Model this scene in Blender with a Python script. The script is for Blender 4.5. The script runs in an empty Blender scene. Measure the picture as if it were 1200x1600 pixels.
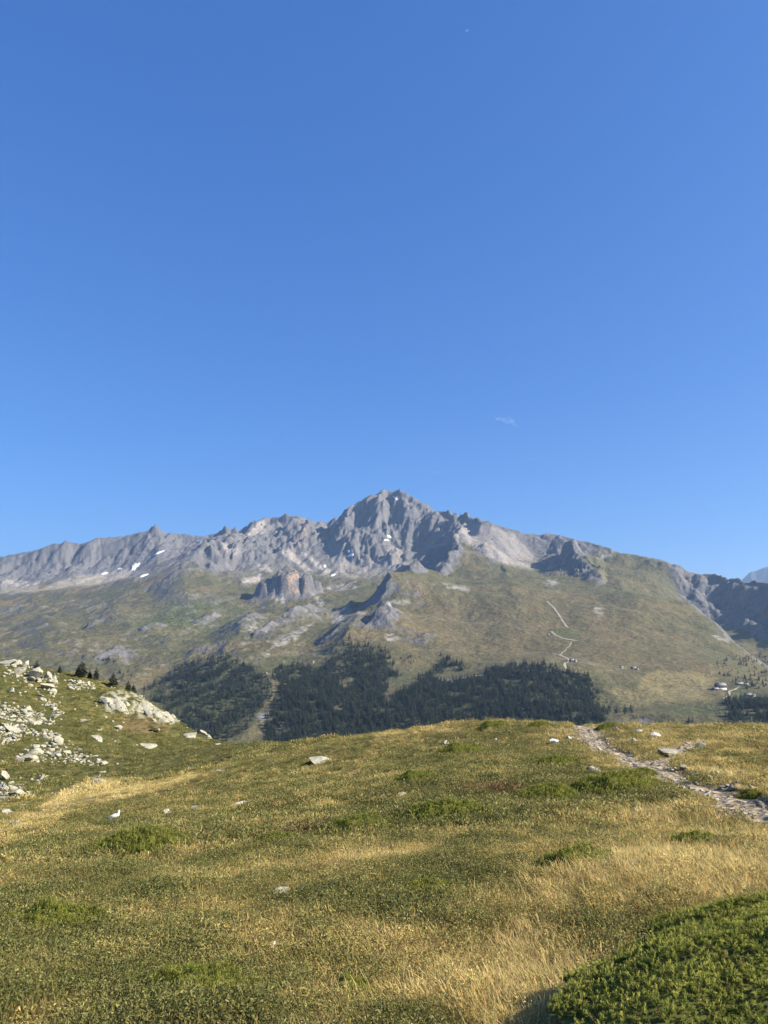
import bpy, math, random
import numpy as np

# ------------------------------------------------------------------ camera, sky, sun, exposure
EYE = 1.65
FPX = 1155.0                      # focal length in photo pixels (1200 x 1600)
PITCH = math.atan2(180.0, FPX)    # horizon lies about 180 px under the picture centre
SUN_AZ, SUN_EL = math.radians(104.0), math.radians(32.0)   # azimuth clockwise from the view direction (+Y)

scene = bpy.context.scene
col = scene.collection
cam_d = bpy.data.cameras.new('camera')
cam_d.sensor_fit = 'VERTICAL'; cam_d.sensor_height = 36.0; cam_d.lens = 36.0 * FPX / 1600.0
cam_d.clip_start = 0.05; cam_d.clip_end = 60000.0
cam = bpy.data.objects.new('camera', cam_d); col.objects.link(cam)
cam.location = (0, 0, EYE); cam.rotation_euler = (math.pi / 2 + PITCH, 0, 0)
scene.camera = cam

world = bpy.data.worlds.new('World'); scene.world = world; world.use_nodes = True
wn = world.node_tree.nodes; wl = world.node_tree.links
for n in list(wn): wn.remove(n)
sky = wn.new('ShaderNodeTexSky'); sky.sky_type = 'NISHITA'; sky.sun_disc = False
sky.sun_elevation = SUN_EL; sky.sun_rotation = SUN_AZ; sky.altitude = 2300.0
sky.air_density = 1.0; sky.dust_density = 4.5; sky.ozone_density = 4.0
bg = wn.new('ShaderNodeBackground'); bg.inputs['Strength'].default_value = 0.1
wo = wn.new('ShaderNodeOutputWorld')
# one colour response for the whole sky (the photograph's deep, evenly blue rendering of it)
EXPOSURE = 1.1
sp = wn.new('ShaderNodeSeparateColor'); cb = wn.new('ShaderNodeCombineColor'); wl.new(sky.outputs['Color'], sp.inputs['Color'])
for ch, g, k in (('Red', 0.90, 0.72), ('Green', 0.72, 0.94), ('Blue', 0.55, 1.33)):
    m0 = wn.new('ShaderNodeMath'); m0.operation = 'MULTIPLY'; m0.inputs[1].default_value = 0.1
    m1 = wn.new('ShaderNodeMath'); m1.operation = 'POWER'; m1.inputs[1].default_value = g
    m2 = wn.new('ShaderNodeMath'); m2.operation = 'MULTIPLY'; m2.inputs[1].default_value = k * 10.0 / 2 ** EXPOSURE
    wl.new(sp.outputs[ch], m0.inputs[0]); wl.new(m0.outputs[0], m1.inputs[0]); wl.new(m1.outputs[0], m2.inputs[0]); wl.new(m2.outputs[0], cb.inputs[ch])
wl.new(cb.outputs['Color'], bg.inputs['Color'])
wl.new(bg.outputs['Background'], wo.inputs['Surface'])

sun_d = bpy.data.lights.new('sun', 'SUN'); sun_d.energy = 5.0; sun_d.angle = math.radians(0.53)
sun_d.color = (1.0, 0.92, 0.78)
sun = bpy.data.objects.new('sun', sun_d); col.objects.link(sun)
# a sun lamp shines along its local -Z
sun.rotation_euler = (math.pi / 2 - SUN_EL, 0, math.pi - SUN_AZ)

vs = scene.view_settings
vs.view_transform = 'Standard'; vs.look = 'None'; vs.exposure = EXPOSURE; vs.gamma = 1.0; vs.use_curve_mapping = False
scene.cycles.max_bounces = 5; scene.cycles.diffuse_bounces = 2; scene.cycles.glossy_bounces = 2
scene.cycles.transmission_bounces = 2; scene.cycles.transparent_max_bounces = 6; scene.cycles.volume_bounces = 0
scene.cycles.use_denoising = True

# ------------------------------------------------------------------ helpers
rng = np.random.default_rng(7)
random.seed(7)
SP, CP = math.sin(PITCH), math.cos(PITCH)

def bearing(px, py):
    """photo pixel -> azimuth and slope of sight z/r"""
    px = np.asarray(px, float); py = np.asarray(py, float)
    v = (px - 600.0) / FPX; w = (800.0 - py) / FPX
    y = CP - w * SP; z = SP + w * CP
    return np.arctan2(v, y), z / np.hypot(v, y)

def to_px(x, y, z):
    z = z - EYE
    f = y * CP + z * SP; u = -y * SP + z * CP
    f = np.maximum(f, 1e-3)
    return 600 + FPX * x / f, 800 - FPX * u / f

def point(px, py, D):
    a, t = bearing(px, py)
    return np.array([D * np.sin(a), D * np.cos(a), EYE + t * D])

def hash2(ix, iy, seed=0):
    h = (ix.astype(np.int64) * 374761393 + iy.astype(np.int64) * 668265263 + seed * 1442695041) & 0xffffffff
    h = ((h ^ (h >> 13)) * 1274126177) & 0xffffffff
    h = h ^ (h >> 16)
    return (h & 0xffff) / 65535.0, ((h >> 16) & 0xffff) / 65535.0

def perlin(x, y, seed=0):
    ix = np.floor(x); iy = np.floor(y); fx = x - ix; fy = y - iy
    def g(ax, ay, dx, dy):
        a, _ = hash2(ix + ax, iy + ay, seed); a = a * 2 * np.pi
        return np.cos(a) * dx + np.sin(a) * dy
    u = fx * fx * fx * (fx * (fx * 6 - 15) + 10); v = fy * fy * fy * (fy * (fy * 6 - 15) + 10)
    n0 = g(0, 0, fx, fy) * (1 - u) + g(1, 0, fx - 1, fy) * u
    n1 = g(0, 1, fx, fy - 1) * (1 - u) + g(1, 1, fx - 1, fy - 1) * u
    return (n0 * (1 - v) + n1 * v) * 1.5

def fbm(x, y, octaves=5, seed=0, gain=0.5, ridged=False):
    s = np.zeros_like(x); a = 1.0; tot = 0
    for o in range(octaves):
        n = perlin(x, y, seed + o * 17)
        s += a * ((1 - 2 * np.abs(n)) if ridged else n); tot += a
        a *= gain; x, y = 2.03 * (x * 0.8 - y * 0.6), 2.03 * (x * 0.6 + y * 0.8)
    return s / tot

def sstep(a, b, x):
    t = np.clip((x - a) / (b - a), 0, 1); return t * t * (3 - 2 * t)

def erosion(x, y, gx, gy, scale, octaves=5, seed=0, branch=1.4):
    """gullies and ribs that run down the slope (gx, gy); height in -1..1 and its gradient"""
    h = np.zeros_like(x); dx = np.zeros_like(x); dy = np.zeros_like(x); f = 1.0 / scale; a = 0.5
    for o in range(octaves):
        sx = gx + dx * branch; sy = gy + dy * branch
        n = np.hypot(sx, sy) + 1e-6
        k = np.minimum(1.0, n * 3.0) / n
        px_, py_ = x * f, y * f
        ux, uy = -sy * k * 2.6, sx * k * 2.6
        ix = np.floor(px_); iy = np.floor(py_)
        ch = np.zeros_like(x); cx = np.zeros_like(x); cy = np.zeros_like(x); wt = np.zeros_like(x)
        for i in (-1, 0, 1, 2):
            for j in (-1, 0, 1, 2):
                r1, r2 = hash2(ix + i, iy + j, seed + o * 31)
                vx = px_ - (ix + i) - r1 + 0.5; vy = py_ - (iy + j) - r2 + 0.5
                w = np.exp(-2.0 * (vx * vx + vy * vy))
                m = vx * ux + vy * uy
                c = np.cos(m) * w; s_ = -np.sin(m) * w
                ch += c; cx += s_ * ux; cy += s_ * uy; wt += w
        h += a * ch / wt; dx += a * cx / wt * 0.35; dy += a * cy / wt * 0.35
        f *= 1.95; a *= 0.52
    return h

def rbf_fit(a, l, t, c2=1e-4):
    n = len(a); d = np.hypot(a[:, None] - a[None], l[:, None] - l[None])
    K = np.zeros((n + 3, n + 3)); K[:n, :n] = np.sqrt(d * d + c2)
    P = np.c_[np.ones(n), a, l]; K[:n, n:] = P; K[n:, :n] = P.T
    w = np.linalg.solve(K, np.r_[t, 0, 0, 0])
    def ev(A, L):
        sh = A.shape; A = A.ravel(); L = L.ravel(); out = np.empty(A.size)
        for s in range(0, A.size, 20000):
            e = slice(s, s + 20000)
            dd = np.sqrt((A[e, None] - a) ** 2 + (L[e, None] - l) ** 2 + c2)
            out[e] = dd @ w[:n] + w[n] + w[n + 1] * A[e] + w[n + 2] * L[e]
        return out.reshape(sh)
    return ev

def bilin(G, fi, fj):
    i = np.clip(np.floor(fi).astype(int), 0, G.shape[0] - 2); j = np.clip(np.floor(fj).astype(int), 0, G.shape[1] - 2)
    u = np.clip(fi - i, 0, 1); v = np.clip(fj - j, 0, 1)
    return (G[i, j] * (1 - u) + G[i + 1, j] * u) * (1 - v) + (G[i, j + 1] * (1 - u) + G[i + 1, j + 1] * u) * v

class Terrain:
    """a height sheet on a fan-shaped grid: rows of distance, columns of bearing"""
    def __init__(s, az, r): s.az = az; s.r = r; s.A, s.R = np.meshgrid(az, r); s.X = s.R * np.sin(s.A); s.Y = s.R * np.cos(s.A); s.Z = None
    def idx(s, a, r): return np.interp(r, s.r, np.arange(len(s.r))), np.interp(a, s.az, np.arange(len(s.az)))
    def h(s, x, y):
        x = np.asarray(x, float); y = np.asarray(y, float)
        i, j = s.idx(np.arctan2(x, y), np.hypot(x, y)); return bilin(s.Z, i, j)
    def hit(s, px, py, rmin=0):
        """where the line of sight through a photo pixel first meets the sheet"""
        a, t = bearing(px, py)
        R = np.exp(np.linspace(math.log(max(s.r[0], rmin)), math.log(s.r[-1]), 3000)); R = R[R >= rmin]
        i, j = s.idx(np.full_like(R, a), R); z = bilin(s.Z, i, j) - EYE - t * R
        k = np.argmax(z >= 0)
        if z[k] < 0: k = int(np.argmax(z / R))
        r = R[k] if k == 0 or z[k] < 0 else R[k - 1] + (R[k] - R[k - 1]) * (-z[k - 1]) / (z[k] - z[k - 1] + 1e-12)
        x, y = r * math.sin(a), r * math.cos(a)
        return np.array([x, y, float(s.h(x, y))])
    def grad(s, Z=None):
        Z = s.Z if Z is None else Z
        zr = np.gradient(Z, s.r, axis=0); za = np.gradient(Z, s.az, axis=1) / s.R
        return zr * np.sin(s.A) + za * np.cos(s.A), zr * np.cos(s.A) - za * np.sin(s.A)

def mesh_np(name, V, F, mat=None, smooth=False, colors=None, attrs=None):
    me = bpy.data.meshes.new(name); V = np.asarray(V, np.float32); F = np.asarray(F, np.int32)
    me.vertices.add(len(V)); me.vertices.foreach_set('co', V.ravel())
    n, k = F.shape
    me.loops.add(n * k); me.loops.foreach_set('vertex_index', F.ravel())
    me.polygons.add(n); me.polygons.foreach_set('loop_start', np.arange(0, n * k, k, dtype=np.int32))
    me.polygons.foreach_set('loop_total', np.full(n, k, np.int32))
    if smooth: me.polygons.foreach_set('use_smooth', np.ones(n, bool))
    if colors is not None:
        c = me.color_attributes.new('albedo', 'FLOAT_COLOR', 'POINT')
        c.data.foreach_set('color', np.c_[colors, np.ones(len(V))].astype(np.float32).ravel())
    for nm, val in (attrs or {}).items():
        at = me.attributes.new(nm, 'FLOAT', 'POINT'); at.data.foreach_set('value', np.asarray(val, np.float32).ravel())
    me.update(); me.validate()
    if mat: me.materials.append(mat)
    return me

def add(name, me, parent=None, label=None, cat=None, group=None, kind=None, loc=None, rot=None, scale=None):
    o = bpy.data.objects.new(name, me); col.objects.link(o)
    if parent is not None: o.parent = parent
    if label: o['label'] = label
    if cat: o['category'] = cat
    if group: o['group'] = group
    if kind: o['kind'] = kind
    if loc is not None: o.location = [float(v) for v in loc]
    if rot is not None: o.rotation_euler = [float(v) for v in rot]
    if scale is not None: o.scale = [float(v) for v in (scale if hasattr(scale, '__len__') else (scale,) * 3)]
    return o

def grid_faces(nr, nc):
    i = np.arange(nr - 1)[:, None] * nc + np.arange(nc - 1)[None]
    return np.stack([i, i + 1, i + nc + 1, i + nc], -1).reshape(-1, 4)

def poly_mask(px, py, pts, soft=4.0):
    """1 inside the outline, fading over `soft`"""
    pts = np.asarray(pts, float); out = np.zeros(px.shape)
    b = (px > pts[:, 0].min() - 3 * soft) & (px < pts[:, 0].max() + 3 * soft) & (py > pts[:, 1].min() - 3 * soft) & (py < pts[:, 1].max() + 3 * soft)
    x = px[b]; y = py[b]
    if x.size == 0: return out
    ins = np.zeros(x.shape, bool); dmin = np.full(x.shape, 1e9)
    for k in range(len(pts)):
        (x0, y0), (x1, y1) = pts[k], pts[(k + 1) % len(pts)]
        c = ((y0 > y) != (y1 > y)) & (x < (x1 - x0) * (y - y0) / (y1 - y0 + 1e-12) + x0); ins ^= c
        u = np.clip(((x - x0) * (x1 - x0) + (y - y0) * (y1 - y0)) / ((x1 - x0) ** 2 + (y1 - y0) ** 2 + 1e-9), 0, 1)
        dmin = np.minimum(dmin, np.hypot(x - x0 - u * (x1 - x0), y - y0 - u * (y1 - y0)))
    out[b] = sstep(-soft, soft, np.where(ins, dmin, -dmin)); return out

def line_mask(px, py, pts, width):
    pts = np.asarray(pts, float); d = np.full(px.shape, 1e9)
    for (x0, y0), (x1, y1) in zip(pts[:-1], pts[1:]):
        u = np.clip(((px - x0) * (x1 - x0) + (py - y0) * (y1 - y0)) / ((x1 - x0) ** 2 + (y1 - y0) ** 2 + 1e-9), 0, 1)
        d = np.minimum(d, np.hypot(px - x0 - u * (x1 - x0), py - y0 - u * (y1 - y0)))
    return 1 - sstep(width * 0.6, width * 1.4, d)

def nodes_mat(name, rough=0.9, spec=0.15):
    m = bpy.data.materials.new(name); m.use_nodes = True; nt = m.node_tree
    p = nt.nodes['Principled BSDF']; p.inputs['Roughness'].default_value = rough; p.inputs['Specular IOR Level'].default_value = spec
    return m, nt, p

def nd(nt, t, **kw):
    n = nt.nodes.new(t)
    for k, v in kw.items():
        if k in n.inputs: n.inputs[k].default_value = v
        else: setattr(n, k, v)
    return n
# ------------------------------------------------------------------ the mountain side across the valley
SKYLINE = [(-260,900,7.6),(-120,888,7.3),(-50,880,7.2),(0,870,7.2),(25,866,7.1),(45,862,7.1),(75,853,7.0),(100,846,7.0),(122,851,7.0),(145,842,6.9),(190,838,6.9),(215,833,6.8),
 (232,828,6.8),(243,821,6.8),(252,827,6.8),(266,834,6.8),(290,835,6.8),(322,839,6.7),(340,829,6.4),(352,825,6.3),(370,829,6.4),(387,820,6.4),(403,810,6.4),(425,810,6.3),(440,805,6.3),
 (462,806,6.2),(474,807,6.2),(490,815,6.1),(512,817,6.1),(528,806,6.0),(545,793,5.9),(560,784,5.9),(578,774,5.8),(588,768,5.8),(598,766,5.8),(609,771,5.8),(618,767,5.8),(628,765,5.8),
 (640,773,5.8),(660,785,5.75),(688,800,5.7),(700,801,5.6),(709,799,5.5),(718,802,5.4),(728,807,5.1),(745,808,4.9),(770,818,4.8),(795,826,4.8),(806,827,4.8),(818,833,4.8),
 (838,836,4.8),(862,833,4.8),(890,841,4.6),(920,847,4.5),(945,854,4.4),(965,862,4.4),(985,866,4.35),(1005,869,4.3),(1040,877,4.2),(1054,881,4.2),(1072,892,4.2),(1088,896,4.2),(1122,901,4.1),
 (1150,908,4.0),(1175,914,3.9),(1200,920,3.8),(1260,935,3.6),(1340,955,3.4),(1480,980,3.2)]
PTS = [ # left massif
 (-120,925,6.2),(0,895,6.65),(60,885,6.6),(120,885,6.5),(180,870,6.5),(240,860,6.4),(290,855,6.3),(0,915,6.1),(80,905,6.0),(150,905,5.8),(210,893,5.8),(260,875,5.9),(300,865,5.9),
 (-120,945,5.3),(0,935,5.2),(60,928,5.1),(120,925,5.0),(180,912,4.9),(230,897,4.9),(280,882,4.9),(310,868,5.0),(330,852,5.3),(0,952,4.9),
 (-120,985,4.1),(0,975,4.2),(100,960,4.25),(200,945,4.25),(270,925,4.3),(330,905,4.5),(-120,1010,3.4),(0,1005,3.45),(100,1000,3.45),(200,990,3.5),(300,965,3.7),(360,940,4.0),
 (-120,1040,2.8),(0,1040,2.8),(100,1040,2.75),(200,1030,2.85),(300,1008,3.1),(370,985,3.3),(-120,1080,2.3),(0,1080,2.3),(100,1085,2.25),(200,1078,2.35),(255,1062,2.5),
 # wooded slope
 (260,1092,2.15),(300,1065,2.25),(350,1045,2.35),(400,1030,2.45),(330,1110,1.95),(400,1080,2.05),(380,1150,1.75),(300,1140,1.85),(450,1060,2.2),(500,1060,2.15),(560,1045,2.2),(600,1050,2.15),
 (650,1060,2.1),(700,1065,2.05),(750,1065,1.97),(800,1055,1.97),(850,1050,1.97),(900,1060,1.92),(930,1090,1.82),(940,1120,1.72),
 (420,1165,1.7),(500,1165,1.65),(600,1147,1.65),(700,1137,1.65),(800,1132,1.62),(900,1134,1.6),(1000,1132,1.6),(1100,1135,1.6),(1200,1140,1.6),(1340,1140,1.6),(200,1160,1.8),(0,1160,1.8),(-120,1160,1.8),
 (-120,1230,1.45),(0,1230,1.45),(250,1240,1.45),(500,1240,1.45),(800,1235,1.4),(1000,1230,1.4),(1200,1230,1.4),(1340,1230,1.4),(-200,1400,.9),(200,1400,.9),(600,1400,.9),(1000,1400,.9),(1340,1400,.9),
 # pasture
 (960,1100,1.8),(1050,1090,1.9),(1125,1078,2.0),(1180,1085,1.95),(1210,1108,1.8),(893,1040,2.15),(990,1045,2.15),(1080,1050,2.2),(1150,1055,2.2),(1230,1085,2.1),
 (750,1030,2.35),(830,1025,2.35),(900,1017,2.4),(960,1020,2.35),(1040,1025,2.4),(640,1010,2.5),(700,1000,2.6),(780,995,2.6),(860,992,2.65),(940,985,2.7),(1000,985,2.75),(1060,990,2.8),
 (650,970,2.9),(720,955,3.0),(800,950,3.1),(880,950,3.1),(960,945,3.2),(1020,950,3.2),(700,922,3.4),(760,915,3.5),(840,910,3.6),(900,908,3.7),(960,912,3.7),(1010,917,3.7),
 (740,880,3.9),(800,884,4.0),(830,888,4.0),(865,885,4.05),(895,874,4.1),(925,895,3.95),(945,908,3.8),(980,890,4.1),(745,850,4.3),(780,852,4.4),(825,865,4.35),(850,862,4.45),(875,850,4.5),(905,868,4.35),(940,870,4.3),
 (1010,895,4.0),(1045,925,3.7),(1080,963,3.2),(1110,985,3.0),(1150,1015,2.75),(1200,1052,2.5),(1270,1090,2.3),
 (1085,985,3.5),(1115,1008,3.35),(1150,1035,3.15),(1200,1065,2.95),(1290,1100,2.7),(1060,932,3.95),(1100,965,3.72),(1150,995,3.5),(1200,1020,3.3),(1090,922,4.05),(1130,940,3.95),(1180,960,3.75),(1210,970,3.65),(1340,1010,3.2),
 # long spur in the middle, its crest and its steep shaded side
 (728,828,4.65),(714,845,4.4),(716,872,4.0),(697,893,3.8),(642,915,3.5),(608,934,3.25),(578,950,3.15),(552,970,3.0),(520,1002,2.7),(480,1036,2.45),
 (690,872,4.4),(665,893,4.15),(640,900,4.1),(600,905,4.1),(605,945,3.6),(575,955,3.5),(540,968,3.35),(515,990,3.1),
 (700,838,4.9),(670,850,4.9),(640,862,4.9),(608,872,4.85),(650,850,5.3),(672,828,5.35),(694,809,5.35),(628,858,5.1),
 # summit
 (600,800,5.65),(628,795,5.65),(612,830,5.42),(626,848,5.3),(575,868,5.1),(600,864,5.15),(545,815,5.7),(570,810,5.7),(545,850,5.25),(560,835,5.45),(585,840,5.35),
 (520,850,5.3),(500,870,5.1),(480,880,5.0),(450,870,5.2),(420,872,5.2),(390,882,5.1),(350,887,5.1),(400,842,5.9),(440,835,5.8),(470,835,5.7),(500,840,5.6),(362,850,5.7),(345,868,5.3),(375,834,6.2),
 (560,887,4.7),(520,892,4.6),(612,887,4.5),(480,907,4.4),(430,905,4.4),(395,907,4.5),(350,907,4.5),(540,915,4.0),(500,935,3.8),(450,945,3.75),(400,955,3.75),(560,930,3.8),
 (440,978,3.3),(480,967,3.4),(410,1000,3.0),(360,1003,3.0),(440,1025,2.6)]
az_f = np.radians(np.linspace(-36, 40, 1000))
lr = np.concatenate([np.linspace(math.log(420), math.log(1350), 40)[:-1], np.linspace(math.log(1350), math.log(2500), 230)[:-1], np.linspace(math.log(2500), math.log(6600), 420)[:-1], np.linspace(math.log(6600), math.log(9500), 45)])
FT = Terrain(az_f, np.exp(lr))
c = np.array([(p[0], p[1], p[2] * 1000) for p in SKYLINE + PTS] +
             [(p[0], p[1] + 45, p[2] * 1130) for p in SKYLINE[::3]] + [(p[0], p[1] + 170, p[2] * 1500) for p in SKYLINE[::6]])
ca, ct = bearing(c[:, 0], c[:, 1])
ev = rbf_fit(ca, np.log(c[:, 2]), ct)
ci = np.unique(np.r_[np.arange(0, len(lr), 3), len(lr) - 1]); cj = np.unique(np.r_[np.arange(0, 1000, 4), 999])
Tc = ev(*np.meshgrid(az_f[cj], lr[ci]))
fi = np.interp(np.arange(len(lr)), ci, np.arange(len(ci))); fj = np.interp(np.arange(1000), cj, np.arange(len(cj)))
T0 = bilin(Tc, fi[:, None] + 0 * fj[None], fj[None] + 0 * fi[:, None])
X, Y, R = FT.X, FT.Y, FT.R
FA = FT.A
Z = T0 * R + EYE

def smooth(Zz, k):
    for _ in range(k):
        Zz = np.pad(Zz, 1, mode='edge'); Zz = (Zz[:-2, 1:-1] + Zz[2:, 1:-1] + Zz[1:-1, :-2] + Zz[1:-1, 2:] + 4 * Zz[1:-1, 1:-1]) / 8
    return Zz
gx, gy = FT.grad(smooth(Z, 6))
slope = np.hypot(gx, gy)
PX, PY = to_px(X, Y, Z)
wob = fbm(X / 160, Y / 160, 4, 5); wob2 = fbm(X / 160 + 37, Y / 160 + 11, 4, 9)
QX, QY = PX + wob * 9 * (3500 / R), PY + wob2 * 7 * (3500 / R)     # outlines get a natural wobble
def zone(pts, soft=5): return poly_mask(QX, QY, pts, soft)

rock_zone = np.clip(zone([(-300,700),(1090,700),(1250,760),(1420,940),(1420,1010),(1200,1010),(1150,985),(1100,965),(1060,935),(1045,890),(985,868),(960,862),(915,905),(940,915),(930,922),(890,890),(850,870),(830,880),(790,880),(765,880),(735,850),(715,850),(715,880),(650,910),(600,905),(530,905),(470,900),(380,905),(330,890),(300,868),(250,885),(190,905),(100,920),(0,930),(-300,940)], 7), 0, 1)
cliff = np.clip(zone([(-300,840),(0,868),(110,840),(240,818),(330,838),(330,852),(260,866),(200,880),(150,890),(60,905),(0,912),(-300,930)], 6) +
   zone([(325,845),(350,822),(440,802),(512,815),(545,790),(598,762),(630,762),(720,800),(745,806),(712,830),(650,850),(630,868),(560,868),(520,840),(480,850),(430,858),(400,866),(360,880),(325,880)], 6) +
   zone([(1052,878),(1200,915),(1420,940),(1420,1010),(1200,1000),(1100,955),(1062,930)], 6) + 0.8 * zone([(690,868),(712,845),(718,875),(690,900),(640,915),(600,905),(640,890)], 6) +
   0.7 * zone([(870,862),(900,868),(945,905),(940,916),(900,900)], 5), 0, 1)
E1 = erosion(X, Y, gx, gy, 135.0, 5, 3)
E2 = erosion(X, Y, gx, gy, 60.0, 3, 8)
hum = fbm(X / 230, Y / 230, 6, 21, 0.55); rid = fbm(X / 300, Y / 300, 6, 33, 0.55, True)
small = fbm(X / 60, Y / 60, 4, 77, 0.6)
mask_far = sstep(1300, 1600, R)
calm = (0.55 + 0.45 * sstep(300, 360, PX)) * (1 - 0.5 * sstep(1030, 1070, PX))
scr = zone([(735,810),(770,822),(815,832),(860,882),(800,886),(755,862),(715,845)], 9)
calm = calm * (1 - 0.75 * scr); amp = 14 * (1 - 0.5 * scr) + (28 * rock_zone + 58 * cliff) * calm
left_rough = sstep(620, 300, PX) * sstep(1120, 1040, PY) * sstep(890, 940, PY)
Z = Z + mask_far * (amp * (E1 - 0.1) + (5 + 30 * cliff * calm + 10 * rock_zone * calm) * E2 + (13 + 12 * left_rough) * hum + 3.2 * small * (0.6 + 2.5 * cliff + 1.6 * left_rough) + 26 * cliff * calm * (fbm(X / 85, Y / 85, 4, 91, 0.6, True) - 0.25) + (5 + 26 * cliff * calm + 14 * left_rough) * (rid - 0.3))

# scarps: bands of rock that stand up on their right and break off on their left: ((px, py, km) ..., height m, run-out m)
jx = X + 26 * fbm(X / 55, Y / 55, 4, 55); jy = Y + 26 * fbm(X / 55 + 9, Y / 55, 4, 56)
SCARPS = [
 ([(398,1026,2.8),(430,1003,3.0),(470,978,3.2),(500,966,3.35),(540,948,3.5)], 48, 80),([(570,1012,2.6),(588,994,2.7),(612,985,2.75)], 42, 60),([(505,1020,2.6),(535,1000,2.7),(560,988,2.82)], 32, 70),
 ([(1010,905,3.95),(1030,922,3.8)], 24, 60),([(40,992,3.5),(70,978,3.6)], 26, 60),([(130,985,3.55),(175,968,3.75)], 28, 70),([(215,1000,3.3),(245,985,3.4)], 24, 60),
 ([(150,1042,2.75),(190,1026,2.85)], 30, 70),([(300,985,3.45),(345,965,3.65)], 28, 60),([(230,905,4.75),(285,893,4.8),(320,885,4.85)], 45, 120),([(0,955,4.85),(45,944,5.0)], 45, 160),([(640,1012,2.45),(668,1000,2.55)], 12, 60),([(370,1000,3.05),(398,975,3.3)], 32, 60),
 ([(744,836,4.55),(760,822,4.7)], 35, 60),([(752,862,4.2),(772,845,4.4)], 30, 50)]
knobm = np.zeros_like(Z)
for pts, hh, run in SCARPS:
    W = np.array([point(*p[:2], p[2] * 1000)[:2] for p in pts]); best = np.full(Z.shape, 1e9); side = np.zeros_like(Z); tip = np.zeros_like(Z)
    near = (np.abs(X - W[:, 0].mean()) < 1500) & (np.abs(Y - W[:, 1].mean()) < 1500)
    x, y = jx[near], jy[near]; bb = np.full(x.shape, 1e9); ss = np.zeros_like(x); L = np.r_[0, np.cumsum(np.hypot(*np.diff(W, axis=0).T))]; al = np.zeros_like(x)
    for k in range(len(W) - 1):
        ex, ey = W[k + 1] - W[k]; ll = math.hypot(ex, ey)
        u0 = ((x - W[k, 0]) * ex + (y - W[k, 1]) * ey) / ll ** 2; u = np.clip(u0, 0, 1)
        d = np.hypot(x - W[k, 0] - u * ex, y - W[k, 1] - u * ey); cr = ex * (y - W[k, 1]) - ey * (x - W[k, 0])
        m = d < bb; bb[m] = d[m]; ss[m] = -np.sign(cr[m]) * d[m]; al[m] = (L[k] + u0[m] * ll)[m] if False else L[k] + u0[m] * ll
    tw = min(90.0, L[-1] * 0.3)
    tap = sstep(-tw, tw, al) * sstep(L[-1] + tw, L[-1] - tw, al)
    f = np.where(ss > 0, np.exp(-ss / run), 0) * sstep(-14, 16, ss) * tap
    Z[near] += hh * f * (0.8 + 0.35 * small[near] + 0.15 * E1[near])
    knobm[near] = np.maximum(knobm[near], sstep(75, 25, np.abs(ss)) * tap)
# folds: crests that run towards the viewer, steep on their left, long and grassy on their right: (near ... far), height, left width, right run-out, rock
FOLDS = [([(690,897,3.80),(717,876,4.0),(713,846,4.4),(722,826,4.7)], 120, 150, 330, .9),([(598,966,3.08),(611,945,3.2),(606,924,3.4),(640,912,3.6)], 105, 105, 260, .8),([(612,1006,2.56),(606,990,2.7),(600,980,2.8)], 50, 60, 90, .8),
 ([(945,912,3.78),(905,878,4.15),(880,850,4.5),(864,835,4.75)], 85, 260, 300, .5),([(728,830,4.68),(722,815,5.1),(710,801,5.45)], 60, 300, 300, .6),([(362,888,5.1),(356,860,5.5),(352,832,6.1)], 75, 180, 260, .8),
 ([(446,1006,2.92),(462,985,3.08),(480,968,3.3)], 55, 75, 120, .9),([(545,975,3.2),(550,955,3.4),(556,940,3.6)], 50, 70, 140, .8),([(610,872,4.9),(606,840,5.3),(600,800,5.65)], 70, 160, 200, .8),([(560,862,5.2),(548,820,5.6),(546,796,5.85)], 70, 160, 200, .8),([(246,880,5.9),(245,850,6.4),(243,826,6.75)], 70, 240, 240, .7),
 ([(110,905,6.1),(104,875,6.6),(100,850,6.95)], 60, 240, 280, .7),([(300,955,3.75),(290,925,4.2),(285,895,4.75)], 45, 180, 320, .3),([(210,1010,3.2),(190,975,3.65),(175,945,4.2)], 45, 180, 350, .25),([(120,1035,2.85),(90,1000,3.4),(70,965,4.1)], 40, 170, 300, .25),([(1010,990,2.78),(985,945,3.25),(960,905,3.75)], 32, 260, 350, 0),([(830,1000,2.6),(805,950,3.1),(790,905,3.7)], 34, 240, 380, 0),
 ([(770,880,4.0),(768,850,4.35),(765,830,4.65)], 40, 120, 150, .8),([(1150,1012,2.78),(1120,985,3.0),(1085,960,3.25)], 30, 120, 200, .2),([(330,1040,2.42),(370,1010,2.85),(400,975,3.35)], 45, 160, 200, .2),([(520,1045,2.25),(548,1010,2.6),(565,985,2.85)], 45, 140, 220, .2)]
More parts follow.
